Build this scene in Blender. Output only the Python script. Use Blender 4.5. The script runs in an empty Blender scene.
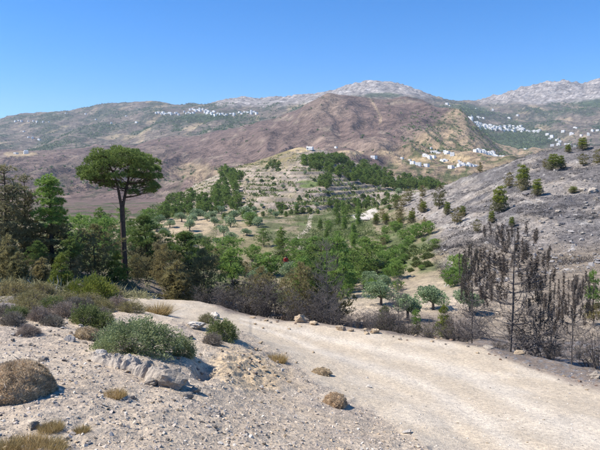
import bpy, bmesh, math, random
import numpy as np
from mathutils import Vector, Matrix

# ------------------------------------------------------------------ camera, sky, sun, exposure
sc = bpy.context.scene
COL = sc.collection
F = 576.0                                   # focal length in photo pixels (600 wide)
PITCH = math.atan(50.0 / F)                 # eye level lies at photo row 175
CP, SP = math.cos(PITCH), math.sin(PITCH)
cam_d = bpy.data.cameras.new('camera'); cam = bpy.data.objects.new('camera', cam_d); COL.objects.link(cam)
cam_d.sensor_width = 36.0; cam_d.lens = 36.0 * F / 600.0
cam_d.clip_start = 0.1; cam_d.clip_end = 30000
cam.location = (0, 0, 0); cam.rotation_euler = (math.pi / 2 - PITCH, 0, 0)
sc.camera = cam

SUN_AZ = -92.0                              # degrees from the view direction, negative = left
SUN_EL = 50.0
w = bpy.data.worlds.new('World'); sc.world = w; w.use_nodes = True
nt = w.node_tree; nt.nodes.clear()
sky = nt.nodes.new('ShaderNodeTexSky'); sky.sky_type = 'NISHITA'; sky.sun_disc = False
sky.sun_elevation = math.radians(SUN_EL); sky.sun_rotation = math.radians(SUN_AZ)
sky.altitude = 2000; sky.air_density = 1.0; sky.dust_density = 0.0; sky.ozone_density = 6.0
bg = nt.nodes.new('ShaderNodeBackground'); bg.inputs['Strength'].default_value = 0.12
ow = nt.nodes.new('ShaderNodeOutputWorld')
hs = nt.nodes.new('ShaderNodeHueSaturation'); hs.inputs['Saturation'].default_value = 1.33; hs.inputs['Hue'].default_value = 0.503
nt.links.new(sky.outputs[0], hs.inputs['Color']); nt.links.new(hs.outputs[0], bg.inputs[0]); nt.links.new(bg.outputs[0], ow.inputs[0])
sun_d = bpy.data.lights.new('sun', 'SUN'); sun = bpy.data.objects.new('sun', sun_d); COL.objects.link(sun)
sun_d.energy = 4.6; sun_d.angle = math.radians(0.5); sun_d.color = (1.0, 0.945, 0.86)
_az, _el = math.radians(SUN_AZ), math.radians(SUN_EL)
SUNV = Vector((math.sin(_az) * math.cos(_el), math.cos(_az) * math.cos(_el), math.sin(_el)))
sun.rotation_euler = SUNV.to_track_quat('Z', 'Y').to_euler()
sun.location = (-60, 30, 80)
vs = sc.view_settings; vs.view_transform = 'Standard'; vs.look = 'None'; vs.exposure = 0.77; vs.gamma = 1.0
vs.use_curve_mapping = False
sc.cycles.use_denoising = True
sc.cycles.max_bounces = 5; sc.cycles.diffuse_bounces = 3; sc.cycles.transparent_max_bounces = 4
sc.cycles.volume_bounces = 0
try: sc.cycles.use_adaptive_sampling = False
except Exception: pass

# ------------------------------------------------------------------ pixels and directions
def pix(px, py):                            # -> (X/Y, Z/Y) of the ray through a photo pixel
    a = (np.asarray(px, float) - 300) / F; b = (225 - np.asarray(py, float)) / F
    yw = CP + b * SP
    return a / yw, (-SP + b * CP) / yw
def at(px, py, Y):
    u, t = pix(px, py); return np.array([u * Y, Y, t * Y])
def project(X, Y, Z):
    fw = Y * CP - Z * SP; up = Y * SP + Z * CP
    fw = np.maximum(fw, 1e-3)
    return 300 + F * X / fw, 225 - F * up / fw

# ------------------------------------------------------------------ numpy noise
_rs = np.random.RandomState(7)
_perm = _rs.permutation(512).astype(np.int64); _perm = np.concatenate([_perm, _perm])
_ga = _rs.rand(512) * 2 * np.pi; _gx, _gy = np.cos(_ga), np.sin(_ga)
def perlin(x, y):
    x = np.asarray(x, float); y = np.asarray(y, float)
    xi = np.floor(x).astype(np.int64); yi = np.floor(y).astype(np.int64)
    xf = x - xi; yf = y - yi; xi &= 511; yi &= 511
    u = xf * xf * xf * (xf * (xf * 6 - 15) + 10); v = yf * yf * yf * (yf * (yf * 6 - 15) + 10)
    def g(ix, iy, fx, fy):
        h = _perm[(_perm[ix & 511] + iy) & 511]
        return _gx[h] * fx + _gy[h] * fy
    n00 = g(xi, yi, xf, yf); n10 = g(xi + 1, yi, xf - 1, yf)
    n01 = g(xi, yi + 1, xf, yf - 1); n11 = g(xi + 1, yi + 1, xf - 1, yf - 1)
    return (n00 + u * (n10 - n00)) * (1 - v) + (n01 + u * (n11 - n01)) * v
def fbm(x, y, octv=4, gain=0.5, lac=2.03):
    s = 0; a = 1.0
    for i in range(octv):
        s = s + a * perlin(x + 17.3 * i, y - 9.1 * i); x = x * lac; y = y * lac; a *= gain
    return s
def ridged(x, y, octv=3):
    s = 0; a = 1.0
    for i in range(octv):
        s = s + a * (1 - 2.2 * np.abs(perlin(x + 31.7 * i, y + 4.4 * i))); x = x * 2.1; y = y * 2.1; a *= 0.5
    return s
def sstep(a, b, x):
    t = np.clip((np.asarray(x, float) - a) / (b - a), 0, 1); return t * t * (3 - 2 * t)

# ------------------------------------------------------------------ terrain heights
NEAR = [(0,450,3.9),(100,450,4.0),(200,450,4.4),(300,450,5.3),(400,450,6.2),(500,450,6.8),(600,450,7.0),
 (0,400,5.0),(100,400,5.2),(200,400,6.0),(260,400,7.2),(330,400,8.6),(420,400,9.6),(520,400,10.0),(600,405,10.0),
 (0,360,6.6),(80,360,6.9),(150,362,7.2),(185,376,7.1),(207,374,7.9),(240,362,9.4),(300,370,11.0),(400,372,12.2),
 (0,325,9.0),(60,325,9.6),(120,330,10.0),(170,338,10.2),(225,338,11.4),(200,326,12.3),(243,333,13.6),
 (150,313,16.5),(180,306,19.5),(130,298,22.5),(200,302,22.0),
 (0,300,14),(60,302,14.5),(100,306,15),(0,286,20),(60,286,21),(90,284,24),(125,277,27),
 (250,318,20),(300,323,19.2),(350,329,18.5),(400,336,17.8),(450,342,17),(500,352,15.8),(550,367,14),(600,383,12.3),
 (300,345,15.9),(400,355,15),(500,376,12.8)]
NP = [list(at(*c)) for c in NEAR]
NP += [at(220,300,25) * [1,1,0] + [0,0,-6.3], at(300,300,24) * [1,1,0] + [0,0,-6.4], at(400,300,22.5) * [1,1,0] + [0,0,-6.4],
       at(500,300,20.5) * [1,1,0] + [0,0,-6.3], at(600,300,17) * [1,1,0] + [0,0,-5.9],
       at(250,300,32) * [1,1,0] + [0,0,-7.8], at(400,300,30) * [1,1,0] + [0,0,-7.6], at(550,300,27) * [1,1,0] + [0,0,-7.2],
       (-3,-3,-1.5),(0,0,-1.65),(3,-3,-1.9),(6,0,-3.0),(-6,0,-1.45),(10,3,-3.7),(-10,5,-1.9),(20,5,-4.4),(-20,12,-2.5),
       (0,-10,-1.2),(20,-10,-3),(-20,-5,-1.2),(12,8,-4.4),(15,12,-5.4),(24,15,-6.2),(30,28,-7),(-25,27,-4.6)]
NP = np.array([list(map(float, p)) for p in NP])
def _tps(r2): return np.where(r2 > 1e-12, 0.5 * r2 * np.log(np.maximum(r2, 1e-12)), 0)
_n = len(NP); _A = np.zeros((_n + 3, _n + 3))
_d2 = ((NP[:, None, :2] - NP[None, :, :2]) ** 2).sum(-1)
_A[:_n, :_n] = _tps(_d2) + np.eye(_n) * 0.15
_A[:_n, _n] = 1; _A[:_n, _n + 1:] = NP[:, :2]; _A[_n, :_n] = 1; _A[_n + 1:, :_n] = NP[:, :2].T
_cf = np.linalg.solve(_A, np.concatenate([NP[:, 2], [0, 0, 0]]))
def near_h(x, y):
    s = _cf[_n] + _cf[_n + 1] * x + _cf[_n + 2] * y
    for i in range(_n):
        s = s + _cf[i] * _tps((x - NP[i, 0]) ** 2 + (y - NP[i, 1]) ** 2)
    return s

PXG = np.arange(-800.0, 1401.0, 2.0)
def curve(pts, sm=5.0):
    p = np.array(pts, float); v = np.interp(PXG, p[:, 0], p[:, 1])
    if sm:
        k = np.exp(-0.5 * (np.arange(-12, 13) * 2 / sm) ** 2); k /= k.sum()
        v = np.convolve(np.pad(v, 12, mode='edge'), k, 'valid')
    return v
# each feature of the land: how far (metres) and in which photo row, along the width of the photo
FEAT = [  # (depth curve, row curve)
 ([(0,30)], [(-250,276),(0,277),(125,276),(190,288),(260,312),(400,312),(450,312),(510,306),(560,300),(600,296),(850,285)]),
 ([(0,50)], [(-250,262),(0,262),(125,266),(190,275),(260,287),(350,287),(400,282),(450,274),(510,258),(560,250),(600,244),(850,220)]),
 ([(0,75)], [(-250,248),(0,250),(125,252),(260,262),(330,262),(380,254),(420,242),(450,232),(510,209),(560,199),(600,190),(850,150)]),
 ([(-250,120),(330,120),(380,165),(427,150),(480,128),(600,112),(850,105)],
  [(-250,228),(0,228),(125,230),(200,228),(260,226),(300,227),(340,228),(360,216),(380,206),(427,190),(450,184),(480,174),(520,159),(550,152),(600,144),(850,99)]),
 ([(-250,170),(330,172),(380,200),(427,190),(480,170),(600,165),(850,160)],
  [(-250,216),(0,216),(125,219),(200,216),(260,214),(300,213),(350,211),(380,207),(427,196),(480,185),(550,172),(600,168),(850,135)]),
 ([(-250,420),(850,420)],
  [(-250,207),(0,207),(125,206),(165,203),(183,192),(200,182),(233,168),(267,158),(285,151),(300,147),(318,148),(340,156),(360,164),(400,180),(440,190),(500,200),(850,205)]),
 ([(-250,540),(850,540)],
  [(-250,203),(0,203),(125,203),(165,203),(200,195),(250,180),(300,172),(340,172),(400,184),(450,190),(850,200)]),
 ([(-250,800)], [(-250,196),(0,197),(125,198),(200,190),(250,175),(300,164),(350,163),(400,172),(450,176),(510,176),(850,180)]),
 ([(-250,1150),(430,1150),(460,1080),(850,1080)],
  [(-250,180),(0,180),(60,178),(125,178),(200,167),(250,153),(300,138),(327,126),(360,131),(400,133),(425,139),(445,146),(465,149),(500,164),(540,172),(850,175)]),
 ([(-250,1550),(430,1550),(460,1300),(530,1300),(850,1500)],
  [(-250,158),(0,155),(50,152),(83,150),(120,149),(150,143),(200,137),(250,126),(300,108),(327,93),(345,96),(375,98),(400,98),(425,101),(436,106),(448,108),(460,113),(480,133),(500,152),(520,166),(850,172)]),
 ([(-250,1750),(430,1750),(460,1500),(850,1700)],
  [(-250,160),(0,157),(83,153),(150,147),(200,140),(250,131),(300,118),(327,108),(400,110),(436,114),(460,125),(480,142),(500,156),(520,162),(850,165)]),
 ([(-250,2100)],
  [(-250,156),(0,152),(60,149),(125,145),(200,134),(250,123),(300,112),(327,106),(400,107),(433,113),(460,121),(480,138),(500,148),(540,150),(600,140),(850,130)]),
 ([(-250,2700)],
  [(-250,142),(0,137),(60,131),(125,125),(200,117),(250,113),(300,106),(327,101),(400,99),(433,106),(460,112),(480,120),(510,126),(540,123),(600,110),(850,100)]),
 ([(-250,3400),(200,3400),(330,3800),(850,3800)],
  [(-250,130),(0,120),(20,116),(50,113),(80,110),(110,105),(140,104),(156,102),(170,104),(187,106),(206,106),(220,102),(244,100),(267,101),(290,99),(317,96),(333,93),(350,87),(367,83),(385,84),(400,87),(417,92),(433,100),(453,103),(477,102),(497,97),(517,90),(543,84),(560,83),(580,86),(590,82),(600,80),(660,78),(850,90)]),
 ([(-250,4300)],
  [(-250,135),(0,125),(110,112),(200,112),(300,108),(367,98),(433,106),(477,108),(560,98),(600,95),(850,100)]),
 ([(-250,5600)], [(-250,160),(850,150)]),
]
FY = np.array([curve(a, 0 if len(a) == 1 else 8) for a, b in FEAT])
FT = np.array([pix(300, curve(b, 5 if k < 9 else 2.5))[1] for k, (a, b) in enumerate(FEAT)])
FZ = FY * FT
def far_h(x, y):
    shp = np.shape(x); x = np.ravel(x).astype(float); y = np.ravel(y).astype(float)
    pxn = 300 + F * x / np.maximum(y, 1.0)
    fi = np.clip((pxn - PXG[0]) / 2.0, 0, len(PXG) - 1.001); i0 = fi.astype(int); fr = fi - i0
    z = None; py_ = None
    out = np.zeros_like(x)
    Yk = [FY[k, i0] * (1 - fr) + FY[k, i0 + 1] * fr for k in range(len(FEAT))]
    Zk = [FZ[k, i0] * (1 - fr) + FZ[k, i0 + 1] * fr for k in range(len(FEAT))]
    out[:] = Zk[0]
    for k in range(len(FEAT) - 1):
        m = (y >= Yk[k])
        t = np.clip((y - Yk[k]) / (Yk[k + 1] - Yk[k]), 0, 1)
        out = np.where(m, Zk[k] + (Zk[k + 1] - Zk[k]) * t, out)
    return out.reshape(shp)

# road outline as photo rows of its far and near edge (the road lies on the ground, so a row is a place)
RF = np.array([(100,296),(130,295),(165,297),(200,302),(225,311),(250,318),(300,323),(350,329),(400,336),(450,342),(475,346),(500,356),(540,371),(570,380),(600,386),(700,425)], float)
RN = np.array([(100,300),(130,306),(165,318),(190,322),(215,322),(240,331),(262,341),(292,360),(325,388),(350,400),(395,425),(430,450),(520,560),(700,800)], float)
def road_mask(px, py, Y, soft=2.5):
    a = np.interp(px, RF[:, 0], RF[:, 1]); b = np.interp(px, RN[:, 0], RN[:, 1])
    n = 2.0 * fbm(px / 14.0, py / 9.0, 3)
    m = sstep(-soft, soft, py - a + n * 0.6) * sstep(-soft * 2.2, soft * 2.2, b - py + n * 3)
    return m * (Y < 26) * (Y > 2.5) * (px > 102)

def base_h(x, y):
    x = np.asarray(x, float); y = np.asarray(y, float)
    w = sstep(26, 36, y)
    out = np.zeros(np.broadcast(x, y).shape); x = np.broadcast_to(x, out.shape); y = np.broadcast_to(y, out.shape)
    m = w < 1
    if m.any(): out[m] += (1 - w[m]) * near_h(x[m], y[m])
    m = w > 0
    if m.any(): out[m] += w[m] * far_h(x[m], y[m])
    return out

def hill_mask(px, Y):
    return sstep(195, 240, px) * (1 - sstep(385, 430, px)) * sstep(165, 185, Y) * (1 - sstep(400, 425, Y))
def height(x, y):
    x = np.asarray(x, float); y = np.asarray(y, float)
    z = base_h(x, y)
    px, py = project(x, y, z)
    # near relief
    wn = 1 - sstep(24, 60, y)
    rd = road_mask(px, py, y)
    cut = np.exp(-(((px - 245) / 38) ** 2 + ((py - 368) / 22) ** 2)) * (y > 6.5) * (y < 14)
    rough = (1 - 0.85 * rd)
    z = z + wn * (rough * (0.10 * fbm(x / 1.7, y / 1.7, 3) + 0.030 * fbm(x / 0.33 + 5, y / 0.33, 3) + 0.06 * cut * ridged(x / 0.35, y / 0.5, 4) + 0.04 * cut * fbm(x / 0.16, y / 0.2, 3))
                  + rd * 0.035 * fbm(x / 1.1, y / 2.0, 3))
    z = z - 0.26 * np.exp(-((px - 205) / 10) ** 2 - ((py - 370) / 7) ** 2) * (y > 6.5) * (y < 10)
    ru = np.abs(py - (0.38 * np.interp(px, RF[:, 0], RF[:, 1]) + 0.62 * np.interp(px, RN[:, 0], RN[:, 1])))
    z = z - wn * rd * 0.025 * np.exp(-(ru / 9.0) ** 2) * (px > 250)
    # middle distance
    wv = sstep(28, 60, y) * (1 - sstep(420, 600, y))
    z = z + wv * (0.9 * fbm(x / 16, y / 16, 4) + 0.25 * fbm(x / 3.1, y / 3.1, 3) * (1 - sstep(120, 200, y)))
    rk = sstep(430, 470, px) * sstep(55, 70, y) * (1 - sstep(150, 170, y))
    z = z + rk * 0.5 * np.maximum(0, ridged(x / 7, y / 9, 3) - 0.6)
    # terraces
    hm = hill_mask(px, y)
    if np.any(hm > 0):
        hh = 1.6; q = z / hh + 0.35 * fbm(x / 60, y / 60, 2); fl = np.floor(q); fr = q - fl
        zt = (fl + sstep(0.70, 0.98, fr) - (q - z / hh)) * hh
        z = z + hm * 0.85 * (zt - z)
    # mountains
    wm = sstep(560, 760, y) * (1 - sstep(1750, 2000, y))
    crest = 1 - 0.75 * np.exp(-((y - np.interp(px, [430, 460], [1550, 1300])) / 170) ** 2)
    z = z + wm * crest * (26 * (ridged(x / 190 + 0.35 * fbm(x / 300, y / 300, 2), y / 620, 3) - 0.55) + 7 * fbm(x / 70, y / 110, 4))
    wf = sstep(1900, 2200, y) * (1 - 0.55 * sstep(3000, 3400, y))
    z = z + wf * (26 * (ridged(x / 420, y / 900, 3) - 0.5) + 9 * fbm(x / 120, y / 200, 4))
    ws = sstep(3000, 3500, y)
    z = z + ws * (8 * fbm(x / 60, y / 200, 5) + sstep(210, 240, px) * 13 * (ridged(x / 90, y / 200, 4) - 0.4))
    return z

def H(x, y): return float(height(np.array([x], float), np.array([y], float))[0])
_YS = np.concatenate([np.geomspace(2.5, 60, 700), np.geomspace(60.3, 5000, 900)])
_cache = {}
def hit(px, py, ymin=2.5, ymax=5000):       # where the ray through a photo pixel meets the land
    u, t = pix(px, py)
    Y = _YS[(_YS >= ymin) & (_YS <= ymax)]
    d = t * Y - height(u * Y, Y)
    k = np.argmax(d <= 0)
    if d[k] > 0: k = int(np.argmin(d)); return float(u * Y[k]), float(Y[k]), H(u * Y[k], Y[k])
    if k == 0: y = Y[0]
    else: y = Y[k - 1] + (Y[k] - Y[k - 1]) * d[k - 1] / (d[k - 1] - d[k] + 1e-9)
    return float(u * y), float(y), H(u * y, y)

# ------------------------------------------------------------------ object helpers
def tag(o, label, cat, group=None):
    o['label'] = label; o['category'] = cat
    if group: o['group'] = group
    return o
def structure(o): o['kind'] = 'structure'; return o
def link(o, parent=None):
    COL.objects.link(o)
    if parent is not None: o.parent = parent
    return o
def mesh_np(name, V, Fc, mats=None, midx=None, smooth=False, col=None):
    me = bpy.data.meshes.new(name)
    V = np.ascontiguousarray(V, dtype=np.float32); 
    if isinstance(Fc, np.ndarray):
        n, k = Fc.shape
        me.vertices.add(len(V)); me.vertices.foreach_set('co', V.ravel())
        me.loops.add(n * k); me.loops.foreach_set('vertex_index', np.ascontiguousarray(Fc, dtype=np.int32).ravel())
        me.polygons.add(n); me.polygons.foreach_set('loop_start', np.arange(0, n * k, k, dtype=np.int32))
        try: me.polygons.foreach_set('loop_total', np.full(n, k, dtype=np.int32))
        except Exception: pass
        me.update(calc_edges=True)
    else:
        me.from_pydata([tuple(v) for v in V.tolist()], [], Fc)
    for m in (mats or []): me.materials.append(m)
    if midx is not None: me.polygons.foreach_set('material_index', np.asarray(midx, dtype=np.int32))
    me.polygons.foreach_set('use_smooth', np.full(len(me.polygons), bool(smooth)))
    if col is not None:
        a = me.color_attributes.new('Col', 'FLOAT_COLOR', 'POINT')
        c = np.ones((len(V), 4), dtype=np.float32); c[:, :3] = col; a.data.foreach_set('color', c.ravel())
    me.update()
    return me
def obj(name, me, parent=None, loc=(0, 0, 0)):
    o = bpy.data.objects.new(name, me); o.location = loc; return link(o, parent)
def empty(name, loc=(0, 0, 0)):
    o = bpy.data.objects.new(name, None); o.location = loc; o.empty_display_size = 0.2; return link(o)
def copy_tree(o, parent=None):
    c = o.copy(); COL.objects.link(c); c.parent = parent
    for ch in o.children: copy_tree(ch, c)
    return c

# ------------------------------------------------------------------ materials
def nmat(name):
    m = bpy.data.materials.new(name); m.use_nodes = True; t = m.node_tree; t.nodes.clear()
    out = t.nodes.new('ShaderNodeOutputMaterial'); return m, t, out
def N(t, kind, **kw):
    n = t.nodes.new(kind)
    for k, v in kw.items(): setattr(n, k, v)
    return n
def noise_node(t, vec, scale, detail=4, rough=0.55):
    n = N(t, 'ShaderNodeTexNoise'); n.inputs['Scale'].default_value = scale; n.inputs['Detail'].default_value = detail
    n.inputs['Roughness'].default_value = rough; t.links.new(vec, n.inputs['Vector']); return n.outputs['Fac']
def ramp(t, fac, stops):
    r = N(t, 'ShaderNodeValToRGB'); e = r.color_ramp.elements
    while len(e) < len(stops): e.new(0.5)
    for i, (p, c) in enumerate(stops): e[i].position = p; e[i].color = (c[0], c[1], c[2], 1)
    t.links.new(fac, r.inputs[0]); return r.outputs[0]
def mixc(t, mode, fac, a, b):
    m = N(t, 'ShaderNodeMix', data_type='RGBA', blend_type=mode)
    for sock, v in ((m.inputs[0], fac), (m.inputs[6], a), (m.inputs[7], b)):
        if isinstance(v, (int, float)): sock.default_value = v
        elif isinstance(v, tuple): sock.default_value = (*v, 1)
        else: t.links.new(v, sock)
    return m.outputs[2]
def principled(t, out, color, rough=0.9, spec=0.15, normal=None):
    p = N(t, 'ShaderNodeBsdfPrincipled'); p.inputs['Roughness'].default_value = rough
    p.inputs['Specular IOR Level'].default_value = spec
    if isinstance(color, tuple): p.inputs['Base Color'].default_value = (*color, 1)
    else: t.links.new(color, p.inputs['Base Color'])
    if normal is not None: t.links.new(normal, p.inputs['Normal'])
    t.links.new(p.outputs[0], out.inputs[0]); return p
def bump(t, hgt, dist, strength=1.0, normal=None):
    b = N(t, 'ShaderNodeBump'); b.inputs['Distance'].default_value = dist; b.inputs['Strength'].default_value = strength
    t.links.new(hgt, b.inputs['Height'])
    if normal is not None: t.links.new(normal, b.inputs['Normal'])
    return b.outputs[0]
def land_mat(name, s1, s2, var=(0.72, 1.3), b1=(0, 0), b2=(0, 0), speck=None, v2=(0.73, 1.23)):
    m, t, out = nmat(name)
    vec = N(t, 'ShaderNodeTexCoord').outputs['Object']
    a = N(t, 'ShaderNodeAttribute', attribute_name='Col').outputs['Color']
    n1 = noise_node(t, vec, s1, 6, 0.6); n2 = noise_node(t, vec, s2, 5, 0.65)
    c = mixc(t, 'MULTIPLY', 1.0, a, ramp(t, n1, [(0.3, (var[0],) * 3), (0.7, (var[1], var[1] * 0.99, var[1] * 0.97))]))
    c = mixc(t, 'MULTIPLY', 1.0, c, ramp(t, n2, [(0.32, (v2[0], v2[0], v2[0] * 1.02)), (0.68, (v2[1], v2[1] * 0.99, v2[1] * 0.97))]))
    if speck:
        v = N(t, 'ShaderNodeTexVoronoi'); v.inputs['Scale'].default_value = speck; t.links.new(vec, v.inputs['Vector'])
        cc = ramp(t, v.outputs['Color'], [(0.0, (0.62, 0.63, 0.66)), (0.5, (1, 1, 1)), (1.0, (1.35, 1.3, 1.22))])
        c = mixc(t, 'MULTIPLY', 0.75 if speck < 30 else 0.35, c, cc)
    nrm = None
    if b1[1]: nrm = bump(t, noise_node(t, vec, b1[0], 6, 0.65), b1[1])
    if b2[1]: nrm = bump(t, noise_node(t, vec, b2[0], 4, 0.6), b2[1], 1.0, nrm)
    if speck: nrm = bump(t, v.outputs['Distance'], 0.25 / speck, 0.7, nrm)
    principled(t, out, c, 0.95, 0.08, nrm); return m
def plain_mat(name, color, var=0.25, scale=8, rough=0.85, bumpd=0.0, rnd=0.0):
    m, t, out = nmat(name)
    vec = N(t, 'ShaderNodeTexCoord').outputs['Object']
    n = noise_node(t, vec, scale, 6, 0.65)
    c = mixc(t, 'MULTIPLY', 1.0, color, ramp(t, n, [(0.3, (1 - var,) * 3), (0.7, (1 + var,) * 3)]))
    if rnd:
        r = N(t, 'ShaderNodeObjectInfo').outputs['Random']
        c = mixc(t, 'MULTIPLY', 1.0, c, ramp(t, r, [(0, (1 - rnd, 1 - rnd, 1 - rnd * 0.8)), (1, (1 + rnd, 1 + rnd * 0.95, 1 + rnd * 0.8))]))
    nrm = bump(t, n, bumpd) if bumpd else None
    principled(t, out, c, rough, 0.15, nrm); return m
def leaf_mat(name, lo, hi, trans=0.25, rnd=0.2, rough=0.6):
    # per-tuft tint stored on the mesh, small per-plant shift
    m, t, out = nmat(name)
    a = N(t, 'ShaderNodeAttribute', attribute_name='Col').outputs['Fac']
    c = ramp(t, a, [(0.0, lo), (1.0, hi)])
    r = N(t, 'ShaderNodeObjectInfo').outputs['Random']
    c = mixc(t, 'MULTIPLY', 1.0, c, ramp(t, r, [(0, (1 - rnd, 1 - rnd * 0.7, 1 - rnd)), (1, (1 + rnd, 1 + rnd * 0.7, 1 + rnd * 0.5))]))
    p = N(t, 'ShaderNodeBsdfPrincipled'); p.inputs['Roughness'].default_value = rough; p.inputs['Specular IOR Level'].default_value = 0.2
    t.links.new(c, p.inputs['Base Color'])
    if trans:
        tr = N(t, 'ShaderNodeBsdfTranslucent'); t.links.new(c, tr.inputs[0])
        mx = N(t, 'ShaderNodeMixShader'); mx.inputs[0].default_value = trans
        t.links.new(p.outputs[0], mx.inputs[1]); t.links.new(tr.outputs[0], mx.inputs[2]); t.links.new(mx.outputs[0], out.inputs[0])
    else: t.links.new(p.outputs[0], out.inputs[0])
    return m

M = {}
M['gravel'] = land_mat('gravel_ground', 1.3, 9.0, (0.86, 1.12), (6, 0.05), (45, 0.012), 26)
M['road'] = land_mat('dusty_road', 0.9, 14.0, (0.9, 1.09), (3, 0.04), (60, 0.006), 40)
M['valley'] = land_mat('valley_soil', 0.12, 0.9, (0.8, 1.2), (0.7, 0.5), (3.5, 0.12))
M['burnt'] = land_mat('burnt_soil', 0.25, 1.6, (0.7, 1.3), (0.6, 0.7), (3.0, 0.3), v2=(0.55, 1.4))
M['hill'] = land_mat('terraced_soil', 0.05, 0.30, (0.85, 1.15), (0.25, 0.9), (1.0, 0.3))
M['mount'] = land_mat('mountain_scrub', 0.012, 0.06, (0.72, 1.28), (0.03, 13.0), (0.14, 5.0), v2=(0.5, 1.45))
M['far'] = land_mat('far_mountain', 0.008, 0.045, (0.7, 1.3), (0.02, 16.0), (0.09, 7.0), v2=(0.42, 1.6))

# ------------------------------------------------------------------ the land: one height field cut into named pieces
uc = np.arange(-0.6, 0.6001, 0.0024)
ext = 0.6 + np.cumsum(0.004 * 1.055 ** np.arange(75)); ext = ext[ext < 4.2]
U = np.concatenate([-ext[::-1], uc, ext])
rows = [1.2]
while rows[-1] < 5600:
    y = rows[-1]
    r = 1.0085 if y < 40 else 1.012 if y < 165 else 1.0062 if y < 430 else 1.03 if y < 800 else 1.011 if y < 1800 else 1.010 if y < 4200 else 1.05
    rows.append(y * r)
YR = np.array(rows)
GU, GY = np.meshgrid(U, YR); GX = GU * GY
GZ = height(GX, GY)
PXm, PYm = project(GX, GY, GZ)

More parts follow.
